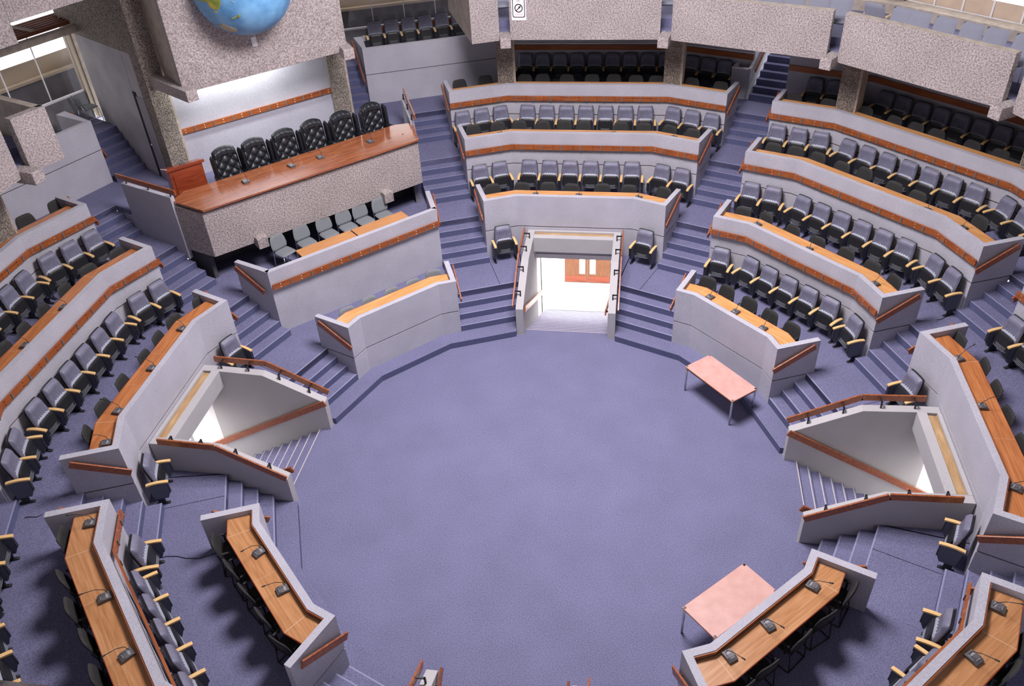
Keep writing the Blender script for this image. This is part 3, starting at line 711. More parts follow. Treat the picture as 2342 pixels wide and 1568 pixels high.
def galleries():
    n = 7
    for t, sg, nm in ((112.5, 1, 'right'), (157.5, -1, 'left')):
        rz = radians(t); k = -sg     # box occupies the side away from the podium
        r = thing('gallery_box', f'tall grey cloth covered gallery box {"between globe panel and middle block" if sg == 1 else "at the far left beside the podium stairs"}', 'gallery', (*P(t, 14.67), 3.23), rz, 'side gallery boxes')
        ox, oz = 14.67, 3.23
        lo, hi = sorted((1.6 * sg, -2.95 * sg))
        gz = 4.2
        mb = MB(); mb.box(14.67, 14.80, lo, hi, gz + .015, 5.03); mb.hexa([(14.8, 1.6 * sg, gz), (14.8, 1.47 * sg, gz), (16.0, 1.47 * sg, gz), (16.0, 1.75 * sg, gz), (14.8, 1.6 * sg, 5.03), (14.8, 1.47 * sg, 5.03), (16.0, 1.47 * sg, 5.03), (16.0, 1.75 * sg, 5.03)])
        obj('upper_panel', shift(mb, ox, 0, oz), 'wall_cloth', r)
        mb = MB(); mb.box(14.67, 14.80, lo, hi, 3.2, gz - .006); mb.hexa([(14.8, 1.6 * sg, 3.2), (14.8, 1.47 * sg, 3.2), (16.0, 1.47 * sg, 3.2), (16.0, 1.75 * sg, 3.2), (14.8, 1.6 * sg, gz), (14.8, 1.47 * sg, gz), (16.0, 1.47 * sg, gz), (16.0, 1.75 * sg, gz)])
        obj('lower_panel', shift(mb, ox, 0, oz), 'wall_cloth', r)
        mb = MB(); mb.box(14.685, 14.80, lo, hi, gz - .010, gz + .015); obj('joint_strip', shift(mb, ox, 0, oz), 'groove', r)
        mb = MB(); mb.bar((14.7, 1.68 * sg, 3.95), (15.9, 1.83 * sg, 4.95), .036, .15); h = obj('handrail', shift(mb, ox, 0, oz), 'rail_wood', r)
        for f in (.2, .5, .8): mb = MB(); x = 14.7 + 1.2 * f; mb.box(x - .012, x + .012, 1.55 * sg, 1.68 * sg + .0, 3.93 + f, 3.97 + f); obj('bracket', shift(mb, ox, 0, oz), 'steel', h)
        # stairs up beside it
        mb = MB(); st = .222
        a0 = 1.62; vr = lambda u: (u * K - .22) / 1.0
        for i in range(6):
            u = 14.495 + st * i; mb.prism([(u, a0 * sg), (u + st + .03 if i < 5 else 18.9, (a0 + (.1 if i < 5 else .3)) * sg), (u + st + .03 if i < 5 else 18.9, vr(u + st) * sg if i < 5 else vr(17) * sg), (u, vr(u) * sg)], 3.2 + .17 * i, 3.23 + .17 * (i + 1), 1, 0)
        o = obj('stair_flight', mb, ['carpet', 'riser_carpet'], None, (0, 0, 0), rz)
        tag(o, f'steep carpeted steps up beside the {nm} side of the globe panel', 'stairs', 'steps up to the galleries')
        mb = MB(); mb.prism([(14.8, lo), (17.0, lo), (17.0, hi), (14.8, hi)], 4.1, 4.25)
        struct(obj('floor', mb, 'dark_panel', None, (0, 0, 0), rz))
        # plaster wall behind the column
        mb = MB(); mb.box(13.95, 16.55, -.25 * sg, -.05 * sg, 3.2, 6.76); mb.box(13.3, 13.97, -.24 * sg, -.05 * sg, 3.2, 6.76); struct(obj('wall_plaster', mb, 'grey_plaster', None, (0, 0, 0), radians(135 - 11.25 * sg)))
        # glazed corridor behind
        lo2, hi2 = sorted((3.08 * sg, -3.3 * sg))
        w_ = bpy.data.objects.new(f'window_{n}', None); C.objects.link(w_); w_.rotation_euler = (0, 0, rz); w_.location = (*P(t, 16.95), 5.0); struct(w_); n += 1
        mb = MB(); mb.box(-.03, .03, lo2, hi2, 0, .06); mb.box(-.03, .03, lo2, hi2, 1.90, 1.98)
        for i in range(7): y = lo2 + (hi2 - lo2) * i / 6; mb.box(-.015, .015, y - .013, y + .013, .06, 1.9)
        obj('frame', mb, 'white_paint', w_)
        mb = MB(); mb.box(-.004, .004, lo2, hi2, .06, 1.9); obj('pane', mb, 'glass', w_)
        mb = MB(); mb.box(16.85, 17.05, 3.08 * sg, 3.2 * sg, 4.2, 7.1); struct(obj('jamb', mb, 'sill_beige', None, (0, 0, 0), rz))
        mb = MB(); mb.box(16.8, 17.1, 3.2 * sg, 4.4 * sg, 4.2, 7.1); struct(obj('jamb', mb, 'smooth_concrete', None, (0, 0, 0), rz))
        mb = MB(); mb.box(16.9, 17.0, lo2, hi2, 4.2, 5.0); struct(obj('wall_corridor', mb, 'dark_panel', None, (0, 0, 0), rz))
        mb = MB(); mb.box(17.0, 19.0, lo2 - 1.6, hi2 + 1.6, 4.1, 4.25); struct(obj('floor', mb, 'carpet', None, (0, 0, 0), rz))
        mb = MB(); mb.box(18.6, 18.8, lo2 - 1.6, hi2 + 1.6, 4.2, 5.22); struct(obj('wall_outer', mb, 'dark_panel', None, (0, 0, 0), rz))
        mb = MB(); mb.box(18.45, 18.8, lo2 - 1.6, hi2 + 1.6, 5.22, 5.30); mb.box(18.7, 18.8, lo2 - 1.6, hi2 + 1.6, 5.3, 5.75); struct(obj('sill', mb, 'sill_beige', None, (0, 0, 0), rz))
        mb = MB(); mb.box(18.72, 18.76, lo2 - 1.6, hi2 + 1.6, 5.75, 7.4); struct(obj(f'window_{n}', mb, 'lit_glass', None, (0, 0, 0), rz)); n += 1
        if sg == 1:
            mb = MB(); mb.box(13.2, 17.1, -3.0, 2.6, 7.0, 7.25); struct(obj('slab', mb, 'dark_panel', None, (0, 0, 0), rz))  # slab out of view, added to keep light off the gallery seats
        r = thing('wall_rail', f'dark wooden rail with white strip on the {nm} gallery rear wall', 'rail', (*P(t, 16.89, 0), 4.55), rz, 'wooden strips on shaded walls')
        mb = MB(); mb.box(-.03, .01, lo, hi - .4, .32, .45); obj('board', mb, 'rail_wood', r)
        mb = MB(); mb.box(-.025, .01, lo + .5, hi - .2, .06, .24); obj('white_strip', mb, 'white_paint', r)
        # lintel and slatted ceiling over the glass
        mb = MB(); mb.box(15.95, 16.2, lo2 - .4, hi2 + .4, 6.86, 7.02); struct(obj('lintel', mb, 'smooth_concrete', None, (0, 0, 0), rz))
        r = thing('slat_ceiling', f'red brown slatted ceiling over the {nm} gallery glass', 'ceiling', (*P(t, 16.8), 6.95), rz, 'slatted gallery ceilings')
        for i in range(6): mb = MB(); mb.box(.2 * i - .45, .2 * i - .36, lo2 - .4, hi2 + .4, .05, .15); obj('slat', mb, 'slat_wood', r)
        mb = MB(); mb.box(-.5, .75, 1.9 * sg - .05, 1.9 * sg + .05, .16, .20); obj('bearer', mb, 'smooth_concrete', r)
        mb = MB(); mb.box(17.62, 17.66, lo2 - .4, hi2 + .4, 6.98, 7.16); struct(obj(f'window_{n}', mb, 'lit_glass', None, (0, 0, 0), rz)); n += 1
    # upper gallery parapets at the far left, and the soffit
    t = 157.5; rz = radians(t)
    mb = MB(); mb.box(12.5, 12.7, .63, 2.6, 8.0, 9.6)
    tag(obj('upper_parapet', mb, 'aggregate', None, (0, 0, 0), rz, bevel=.012), 'lower hanging concrete panel in the upper left corner', 'panel', 'upper gallery panels')
    mb = MB(); mb.box(12.56, 12.76, -1.35, .6, 8.42, 9.6)
    tag(obj('upper_parapet', mb, 'aggregate', None, (0, 0, 0), rz, bevel=.012), 'higher hanging concrete panel along the upper left edge', 'panel', 'upper gallery panels')
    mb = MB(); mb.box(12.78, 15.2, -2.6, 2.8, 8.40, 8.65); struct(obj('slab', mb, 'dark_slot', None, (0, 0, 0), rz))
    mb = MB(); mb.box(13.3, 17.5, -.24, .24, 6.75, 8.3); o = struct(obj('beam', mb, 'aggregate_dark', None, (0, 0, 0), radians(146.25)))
    # dark door between plaster wall and column
    d = bpy.data.objects.new('door_3', None); C.objects.link(d); d.location = (*P(146.25, 13.7, .25), 3.23); d.rotation_euler = (0, 0, radians(146.25)); struct(d)
    mb = MB(); mb.box(-.30, .1, -.01, .02, 0, 2.35); obj('leaf', mb, 'grey_door', d)
    mb = MB(); mb.box(.1, .26, -.01, .012, 0, 2.45); obj('frame', mb, 'dark_slot', d)  # near-black strip, its colour standing in for shade in the open slot
    mb = MB(); mb.tube([(.05, .0, 1.0), (.05, .06, 1.0)], .03); obj('knob', mb, 'steel', d)
    # narrow stair at the back, right of the middle block
    t = 67.5; rz = radians(t); mb = MB(); st = .235
    for i in range(10):
        u = 14.5 + st * i; a = .632 - .02 * i; b = -.60 + .05 * i
        mb.prism([(u, a), (u + st + .03, a - .02), (u + st + .03, max(b, -.3) - .0), (u, max(b, -.55))], 3.2 + .17 * i, 3.23 + .17 * (i + 1), 1, 0)
    o = obj('stair_flight', mb, ['carpet', 'riser_carpet'], None, (0, 0, 0), rz); tag(o, 'narrow carpeted stair rising under the balcony between the rear blocks', 'stairs', 'steps up to the galleries')
    r = thing('stair_parapet', 'grey sloping wall with wooden handrail and white stringer left of the narrow upper stair', 'wall', (*P(t, 14.5, .68), 3.23), rz)
    mb = MB(); mb.profile([(0, 0), (2.4, 0), (2.4, 2.2), (.25, .95), (0, .95)][::-1], .0, .10); obj('wall_panel', mb, 'wall_cloth', r)
    mb = MB(); mb.profile([(0, 0), (2.4, 1.7), (2.4, 1.95), (.12, .42), (0, .3)][::-1], -.03, 0); obj('stringer', mb, 'white_paint', r)
    mb = MB(); mb.bar((.2, -.09, .85), (2.0, -.09, 1.8), .036, .14); obj('handrail', mb, 'rail_wood', r)
    r = thing('low_partition', 'low dark partition box beside the narrow upper stair', 'partition', (*P(t, 14.45, .95), 3.23), rz)
    mb = MB(); mb.box(0, .1, -.20, .30, 0, .93); mb.box(.1, .6, .2, .30, 0, .93); obj('panel', mb, 'wall_cloth', r)
    mb = MB(); mb.box(-.005, .105, -.2, .305, .93, .96); mb.box(.105, .6, .195, .305, .93, .96); obj('coping', mb, 'white_paint', r)
galleries()

# shell: outer drum, roof, near upper parapet
def shell():
    mb = MB(); Ro = 19.3
    for i in range(16):
        t = 22.5 * i; mb.prism(turn([(Ro, -Ro * K), (Ro + .3, -(Ro + .3) * K), (Ro + .3, (Ro + .3) * K), (Ro, Ro * K)], t), -.2, 18.0)
    struct(obj('wall_outer', mb, 'grey_plaster'))
    mb = MB(); mb.prism([P(11.25 + 22.5 * i, 19.9) for i in range(16)], 18.0, 18.3); struct(obj('ceiling', mb, 'roof_grey'))
    mb = MB(); mb.box(-2.4, 2.4, -12.35, -12.06, 11.4, 12.6)
    tag(obj('upper_parapet', mb, 'aggregate', None, (0, 0, 0), 0, bevel=.012), 'out of focus concrete parapet edge in the lower left corner', 'panel', 'upper gallery panels')
shell()

# ------------------------------------------------------------------ auditorium seats
def seat_proto():
    r = thing('auditorium_seat', 'x', 'seat')
    tilt = radians(13)
    def back_xf(p):
        x, y, z = p; z2 = z * cos(tilt) - y * sin(tilt) * -1; y2 = y * cos(tilt) + z * sin(tilt)
        return (x * (1 - .05 * (z / .31)), y2 - .235, z * cos(tilt) + .725 - y * .1)
    def ridges(x, z):
        d = .0
        if z < .36:
            for c in (-.52, -.26, 0, .26, .52): d -= .021 * math.exp(-((x - c) / .05) ** 2) * min(1, (.36 - z) * 8)
        d += .020 * math.exp(-((z - .66) / .2) ** 2)
        return d
    mb = MB(); mb.pad(.487, .62, .10, 0, .24, 33, 21, ridges, back_xf); b = obj('backrest', mb, 'seat_leather', r)
    def shell_xf(p): x, y, z = back_xf((p[0], p[1] + .05, p[2])); return (x, y, z)
    mb = MB(); mb.pad(.497, .632, .05, 0, .22, 15, 15, None, shell_xf); obj('back_shell', mb, 'seat_black', b)
    # tipped-up seat: cushion behind, black underside in front
    st = radians(14)
    def seat_xf(dy):
        def f(p): x, y, z = p; return (x, y * cos(st) + z * sin(st) * -1 * -.6 + dy - .33, z + .50)
        return f
    mb = MB(); mb.pad(.47, .40, .10, 0, .16, 11, 11, None, seat_xf(.03)); s = obj('seat_cushion', mb, 'seat_light', r)
    mb = MB(); mb.pad(.455, .385, .05, 0, .30, 11, 11, None, lambda p: seat_xf(-.035)((p[0], p[1], p[2] - .022)))
    sh = obj('seat_shell', mb, 'seat_black', s)
    mb = MB()
    for i in range(4):
        z = -.155 + .03 * i
        pts = [seat_xf(-.062)((x, .012 * (x / .2) ** 2, z - .022 - .02 * (1 - (x / .2) ** 2))) for x in (-.19, -.1, 0, .1, .19)]
        mb.tube(pts, .0045, n=5)
    obj('underside_ribs', mb, 'seat_vent', sh)
    mb = MB(); mb.box(-.2, .2, -.30, -.10, .30, .36); obj('hinge_bar', mb, 'dark_metal', s)
    return r
def arm_meshes():
    mb = MB(); mb.profx([(-.49, .30), (-.43, .17), (-.17, .17), (-.12, .555), (-.50, .555)], -.031, .031)
    pan = mb.mesh('arm_panel', ['arm_cloth'])
    mb = MB(); n = 6
    prof = [(-.525 + .425 * i / n, .557 + .02 * sin(pi * i / n)) for i in range(n + 1)] + [(-.10 - .425 * i / n, .59 + .022 * sin(pi * (n - i) / n)) for i in range(n + 1)]
    mb.profx(prof, -.034, .034); top = mb.mesh('armrest', ['arm_wood'])
    mb = MB(); mb.box(-.018, .018, -.34, -.20, .03, .2); mb.profx([(-.42, 0), (-.15, 0), (-.15, .035), (-.38, .03), (-.42, .015)], -.03, .03); ft = mb.mesh('foot', ['seat_black'])
    mb = MB(); mb.profx([(-.508, .30), (-.50, .555), (-.488, .555), (-.49, .30)], -.033, .033); ed = mb.mesh('edge_strip', ['seat_black'])
    return pan, top, ft, ed
SEAT0 = seat_proto(); ARM = arm_meshes(); seat_used = [False]
def add_arm(root, x):
    p = obj('arm_panel', ARM[0], None, root, (x, 0, 0)); obj('armrest', ARM[1], None, p); obj('foot', ARM[2], None, root, (x, 0, 0)); obj('edge_strip', ARM[3], None, p)
SEATG = 'grey tip-up auditorium seats'
def seat(t, R, v, z, label, arms, half=.30):
    """back against a wall at R, facing the floor; arms: -1 / +1 sides in the seat's own x"""
    rz = radians(t - 90); loc = (*P(t, R, v), z)
    if not seat_used[0]:
        r = SEAT0; r.location = loc; r.rotation_euler = (0, 0, rz); r['label'] = label; seat_used[0] = True; r['group'] = SEATG; base = SEAT_PARTS
    else:
        r = SEAT0.copy(); C.objects.link(r); r.location = loc; r.rotation_euler = (0, 0, rz); r['label'] = label; r['group'] = SEATG
        def cp(o, par):
            c = o.copy(); C.objects.link(c); c.parent = par
            for ch in o.children: cp(ch, c)
        for ch in SEAT_PARTS: cp(ch, r)
    for a in arms: add_arm(r, a * half)
    return r
SEAT_PARTS = list(SEAT0.children)
ENDN = dict(N='left', NE='left', E='far end', SE='far end', SW='far end', W='podium end')
def face_list(s, tier):
    """(face angle, v, arms) in order of the named end"""
    t = SECT[s]
    na = {1: 1, 2: 2, 3: 3}[tier]; nm = {1: 5, 2: 6, 3: 7}[tier]
    if s in STAIRSEC and tier == 1: nm = 0
    R = RW[tier]
    out = []
    def aisle(sg):
        q = []
        for i in range(na):
            vv = (1.04 if na == 1 else 1.0 if na == 2 else .975) + .60 * i
            if s in STAIRSEC and tier == 1: vv = 1.10
            q.append((t + 22.5 * sg, -sg * vv))
        return q
    rows = [aisle(1), [(t, (nm - 1) * .30 - .60 * i) for i in range(nm)], aisle(-1)[::-1]]
    # rows run from +v to -v ; aisle(+1): nearest the aisle first
    for g in rows:
        for i, (tt, v) in enumerate(g):
            arms = [1] if i < len(g) - 1 else [1]
            out.append((tt, v, (-1, 1) if i == 0 else (1,)))
    if s in ('W', 'SW'): out = out[::-1]
    return out
def place_seats():
    for s, tiers in dict(N=(1, 2, 3), NE=(1, 2, 3), E=(1, 2), SE=(1,), SW=(1, 2), W=(1, 2, 3)).items():
        for k in tiers:
            R = RW[k]
            if s == 'E' and k == 2: pass
            for i, (tt, v, arms) in enumerate(face_list(s, k)):
                lab = f'grey tip-up seat, {ORD[i]} from {ENDN[s]}, {ROWN[k]} row, {BLOCK[s]}'
                if s in STAIRSEC and k == 1: lab = f'single grey tip-up seat beside the {WELLN[SECT[s]]} stairwell, ' + {'N': ('left', 'right'), 'W': ('podium', 'near'), 'E': ('far', 'near')}[s][i] + ' side'
                # arm side: local +x is -v side of the face, so rows run towards local +x for falling v
                seat(tt, R - .01, v, T[k], lab, arms)
    for i, v in enumerate([2.2 - .572 * j for j in range(9)]):
        seat(90, 15.08, v, T[4], f'dark tip-up seat under the middle balcony panel, {ORD[i]} from left', (-1, 1) if i == 0 else (1,), .286)
    for i, v in enumerate((2.65, 2.10, 1.56)):
        seat(67.5, 14.93, v, T[4], f'dark tip-up seat left of the narrow upper stair, {ORD[i]} from left', (-1, 1) if i == 0 else (1,), .27)
    for i, v in enumerate((-1.35, -1.92, -2.48)):
        seat(67.5, 14.48, v, T[4], f'dark tip-up seat right of the narrow upper stair, {ORD[i]} from left', (-1, 1) if i == 0 else (1,), .28)
    for i, v in enumerate([2.24 - .56 * j for j in range(9)]):
        seat(45, 14.4, v, T[4], f'dark tip-up seat under the rightmost balcony panels, {ORD[i]} from left', (-1, 1) if i == 0 else (1,), .28)
    for i, v in enumerate([.98 - .567 * j for j in range(6)]):
        seat(112.5, 16.80, v, T5, f'dark tip-up seat up in the gallery box, {ORD[i]} from left', (-1, 1) if i == 0 else (1,), .283)
place_seats()

# ------------------------------------------------------------------ black desk chairs
def desk_chair(name, label, clothmat, arms=True):
    r = thing(name, label, 'chair')
    mb = MB()
    def sx(p): x, y, z = p; return (x, z, .45 + y * -1 - .0)
    mb.pad(.46, .45, .07, 0, .18, 9, 9, None, lambda p: (p[0], p[2] - .02, .455 - p[1])); obj('seat', mb, clothmat, r)
    mb = MB()
    def bx(p):
        x, y, z = p; return (x * (1 - .10 * z / .21), y + .235 + .10 * (z / .42) - .35 * x * x, z * 1.0 + .675)
    mb.pad(.47, .40, .055, 0, .34, 13, 13, None, bx); obj('backrest', mb, clothmat, r)
    mb = MB()
    for s in (-1, 1):
        x = .215 * s
        mb.tube([(x, -.22, .42), (x, -.25, .03), (x, -.20, .012), (x, .2, .012), (x, .245, .03), (x, .20, .42), (x * .95, .245, .60)], .011, n=6)
    mb.tube([(-.215, .2, .41), (.215, .2, .41)], .010, n=6); mb.tube([(-.215, .245, .02), (.215, .245, .02)], .010, n=6)
    obj('frame', mb, 'dark_metal' if arms else 'steel', r)
    if arms:
        for s in (-1, 1):
            mb = MB(); mb.box(.235 * s - .02, .235 * s + .02, -.14, .16, .635, .66); mb.box(.235 * s - .012, .235 * s + .012, .1, .13, .42, .64)
            a = obj('armrest', mb, 'chair_black', r, bevel=.005)
            mb = MB(); mb.box(.235 * s - .021, .235 * s + .021, -.20, -.14, .632, .662); obj('arm_tip', mb, 'steel', a)
    return r
CH = {('N', 2): [(112.5, 9.059, -1.119), (90, 8.95, 1.586), (90, 9.0, .816), (90, 8.935, .175), (90, 8.979, -.708), (90, 8.934, -1.44), (67.5, 9.1, 1.154)],
 ('N', 3): [(112.5, 11.40, -1.136), (112.5, 11.354, -1.864), (90, 11.332, 1.958), (90, 11.336, 1.26), (90, 11.387, .616), (90, 11.345, .015), (90, 11.319, -1.131), (90, 11.26, -1.755), (67.5, 11.25, 1.926), (67.5, 11.28, 1.2)],
 ('N', 4): [(112.5, 13.458, -1.201), (112.5, 13.502, -2.031), (90, 13.38, 2.035), (90, 13.42, 1.44), (90, 13.39, .723), (90, 13.40, -.117), (90, 13.408, -.763), (90, 13.338, -1.44), (90, 13.30, -2.057), (67.5, 13.341, 2.097), (67.5, 13.375, 1.171)],
 ('NE', 1): [(67.5, 6.617, -1.128), (45, 6.614, .873), (45, 6.618, .163), (45, 6.584, -.47), (45, 6.553, -1.137)],
 ('NE', 2): [(67.5, 8.925, -1.143), (45, 8.883, 1.728), (45, 8.901, .883), (45, 8.882, .104), (45, 8.946, -.672), (45, 8.908, -1.408), (22.5, 8.891, 1.389)],
 ('NE', 3): [(67.5, 11.268, -1.136), (67.5, 11.295, -1.739), (45, 11.215, 2.035), (45, 11.2, 1.268), (45, 11.335, .696), (45, 11.182, -.262), (45, 11.16, -.917), (22.5, 11.23, 1.857)],
 ('NE', 4): [(67.5, 13.25, -1.048), (67.5, 13.25, -1.996), (45, 13.25, 2.147), (45, 13.25, 1.293), (45, 13.25, .647), (45, 13.25, .044), (45, 13.25, -.887), (45, 13.25, -1.63)],
 ('W', 2): [(157.5, 8.84, .835), (157.5, 8.79, 1.656), (180, 8.797, -1.138), (180, 8.767, -.446), (180, 8.822, .395), (180, 8.821, 1.205), (202.5, 8.787, -1.513)],
 ('W', 3): [(157.5, 11.1, 1.069), (157.5, 11.1, 1.894), (180, 11.08, -1.646), (180, 11.08, -.845), (180, 11.08, -.137), (180, 11.08, .563)],
 ('W', 4): [(157.5, 13.384, .85), (157.5, 13.391, 1.74)],
 ('SW', 1): [(-157.5, 6.479, 1.22), (-135, 6.473, -.63), (-135, 6.45, -.004), (-135, 6.42, .649), (-112.5, 6.42, -1.217)],
 ('SW', 2): [(-157.5, 8.78, 1.162), (-135, 8.78, -1.364), (-135, 8.828, -.662), (-135, 8.776, .047), (-135, 8.825, .793)],
 ('SE', 1): [(-22.5, 6.44, -1.045), (-45, 6.42, .78), (-45, 6.42, .148), (-45, 6.42, -.618), (-45, 6.42, -1.161)],
 ('SE', 2): [(-22.5, 8.72, -1.496), (-45, 8.757, 1.393)],
 ('E', 2): [(22.5, 8.814, -.919), (0, 8.75, 1.628), (0, 8.769, .934), (0, 8.746, .169), (0, 8.75, -.587)]}
c0 = None
for (s, k), L in CH.items():
    L2 = L
    for i, (t, u, v) in enumerate(L2):
        end = ENDN.get(s, 'left')
        lab = f'black desk chair, {ORD[i]} from {end}, {ROWN[k]} row, {BLOCK[s]}'
        uu = u - .275; loc = (*P(t, uu, v), T[k]); rz = radians(t - 90 + random.uniform(-7, 7))
        if c0 is None: c0 = desk_chair('desk_chair', lab, 'chair_black'); c0.location = loc; c0.rotation_euler = (0, 0, rz); c0['group'] = 'black chairs at the delegate desks'
        else: dup(c0, loc, rz, lab)
g0 = None
for i, (t, u, v) in enumerate([(135, 6.308, 1.167), (135, 6.358, .51), (135, 6.343, -.131), (135, 6.33, -.761), (112.5, 6.42, 1.119)]):
    lab = f'grey padded chair, {ORD[i]} from left at the desk below the podium'; loc = (*P(t, u - .26, v), T[1])
    if g0 is None: g0 = desk_chair('side_chair', lab, 'chair_grey', False); g0.location = loc; g0.rotation_euler = (0, 0, radians(t - 90)); g0['group'] = 'grey padded chairs by the podium'
    else: dup(g0, loc, radians(t - 90), lab)
for i, (u, v) in enumerate(((9.13, 1.42), (9.18, .76), (9.2, .085), (9.2, -.5), (9.2, -1.03), (9.13, -1.60))):
    dup(g0, (*P(135, u, v), 1.7), radians(45 + (14, 4, 4, 2, 4, 0)[i]), f'grey padded chair in front of the podium, {ORD[i]} from left')
dup(g0, (*P(157.5, 16.5, -2.72), 4.25), radians(150), 'dark padded chair alone at the top of the left gallery steps')

# ------------------------------------------------------------------ upper gallery chairs
def gallery_chair():
    r = thing('gallery_chair', 'x', 'chair', group='blue grey gallery chairs')
    mb = MB(); mb.pad(.54, .50, .10, 0, .10, 9, 9, None, lambda p: (p[0], p[2] - .02, .43 - p[1])); obj('seat', mb, 'gallery_cloth', r)
    mb = MB(); mb.pad(.54, .50, .08, 0, .10, 9, 9, None, lambda p: (p[0], p[1] + .26 + .16 * p[2] / .5, p[2] + .66)); obj('backrest', mb, 'gallery_cloth', r)
    for s in (-1, 1):
        mb = MB(); mb.box(.29 * s - .025, .29 * s + .025, -.2, .2, .58, .61); a = obj('armrest', mb, 'arm_wood', r)
        mb = MB(); mb.tube([(.29 * s, -.18, 0), (.29 * s, -.18, .58)], .013, n=6); obj('leg', mb, 'steel', r)
        mb = MB(); mb.tube([(.29 * s, .2, 0), (.29 * s, .2, .58)], .013, n=6); obj('leg', mb, 'steel', r)
    return r
gc0 = gallery_chair(); first = True
GAL = [(45, 11.95, 1.20), (45, 11.95, .72), (45, 11.95, .08), (45, 11.95, -.57), (45, 11.95, -1.13), (45, 11.95, -1.80), (67.5, 11.95, .20), (67.5, 11.95, -.33), (67.5, 11.95, -.90), (67.5, 11.95, -1.52), (67.5, 11.95, -2.06), (22.5, 11.95, 2.05), (22.5, 11.95, 1.4), (101.25, 12.1, .0), (90, 12.0, -2.2)]
for i, (t, u, v) in enumerate(GAL):
    row = {45: 'rightmost full balcony panel', 67.5: 'balcony panel with the hole', 22.5: 'panel cut by the right edge', 101.25: 'gap above the sign corbel', 90: 'gap right of the middle panel'}[t]
    idx = [j for j, g_ in enumerate(GAL) if g_[0] == t].index(i)
    lab = f'blue grey gallery chair behind the {row}, {ORD[idx]} from left'
    loc = (*P(t, u, v), 6.0 if u < 11.6 else 6.2)
    if first: gc0.location = loc; gc0.rotation_euler = (0, 0, radians(t - 90)); gc0['label'] = lab; first = False
    else: dup(gc0, loc, radians(t - 90), lab)
dup(gc0, (*P(45, 12.5, 1.95), 6.2), radians(45 + 95), 'blue grey gallery chair turned sideways at the panel corner')

# ------------------------------------------------------------------ leather podium chairs
def wing_chair():
    r = thing('leather_armchair', 'x', 'armchair', group='black buttoned leather chairs on the podium')
    def tuft(x, z):
        if -.98 < z < .60:
            a = (x * 2.5 + z * 3.6); b = (x * 2.5 - z * 3.6)
            return .05 * (abs(sin(a * pi / 2)) * abs(sin(b * pi / 2))) ** .6 - .02
        if z >= .60: return .05 - .025 * math.exp(-((((x * 2.4 + 10) % 1) - .5) / .06) ** 2)
        return .02
    def bx(p): x, y, z = p; return (x * (1 + .05 * z), y + .25 + .12 * z / .8 - .45 * x * x, z + .80 + (.09 * (1 - (x / .36) ** 2) * max(0, z / .43)))
    mb = MB(); mb.pad(.70, .84, .14, 0, .22, 53, 57, tuft, bx); b = obj('backrest', mb, 'leather_black', r)
    for s in (-1, 1):
        mb = MB(); mb.pad(.24, .66, .08, 0, .3, 9, 11, None, lambda p: (.37 * s + p[1] + .02 * s, p[0] * .9 + .10 + .10 * p[2], p[2] + .86)); obj('wing', mb, 'leather_black', r)
        mb = MB(); mb.tube([(.37 * s, .22, .58), (.39 * s, 0, .58), (.41 * s, -.26, .575), (.41 * s, -.34, .55)], [.06, .07, .085, .07], n=12); mb.box(.35 * s, .43 * s, -.30, .2, .18, .56); obj('armrest', mb, 'leather_black', r)
    mb = MB(); mb.pad(.64, .58, .16, 0, .15, 11, 11, None, lambda p: (p[0], p[2] - .06, .42 - p[1])); obj('seat', mb, 'leather_black', r)
    mb = MB(); mb.box(-.35, .35, -.3, .22, .14, .34); obj('base', mb, 'leather_black', r, bevel=.02)
    for x in (-.28, .28):
        for y in (-.25, .2): mb = MB(); mb.tube([(x, y, 0), (x, y, .15)], [.02, .03], n=8); obj('leg', mb, 'lectern_wood', r)
    return r
wc0 = wing_chair()
for i, (u, v, dr) in enumerate(((11.186, 1.709, 6), (11.15, .913, 5), (11.165, .04, 4), (11.22, -.834, 5), (11.19, -1.721, 4), (11.18, -2.663, 4))):
    lab = f'black buttoned leather armchair, {ORD[i]} from left on the podium'
    loc = (*P(135, u - .25, v), 3.23); rz = radians(45 + dr)
    if i == 0: wc0.location = loc; wc0.rotation_euler = (0, 0, rz); wc0['label'] = lab
    else: dup(wc0, loc, rz, lab)

# ------------------------------------------------------------------ microphone units
def mic_unit():
    r = thing('microphone_unit', 'x', 'microphone', group='conference microphone units')
    mb = MB(); mb.profx([(-.085, 0), (.085, 0), (.085, .035), (.03, .06), (-.085, .045)], -.065, .065); b = obj('console', mb, 'device_grey', r, bevel=.004)
    mb = MB()
    for i in range(4): mb.box(-.035 + i * .018, -.023 + i * .018, .035, .05, .05, .0565)
    mb.box(-.045, .045, -.05, -.02, .046, .054); obj('keys', mb, 'device_key', b)
    mb = MB(); mb.tube([(.03, -.05, .05), (.03, -.03, .14), (.02, .06, .22), (0, .19, .27)], .005, n=6); g_ = obj('gooseneck', mb, 'dark_metal', r)
    mb = MB(); mb.tube([(0, .19, .27), (-.008, .235, .285)], .010, n=8); obj('microphone_head', mb, 'seat_black', g_)
    return r
mu0 = mic_unit(); mu0.scale = (1.22, 1.22, 1.15); mfirst = True
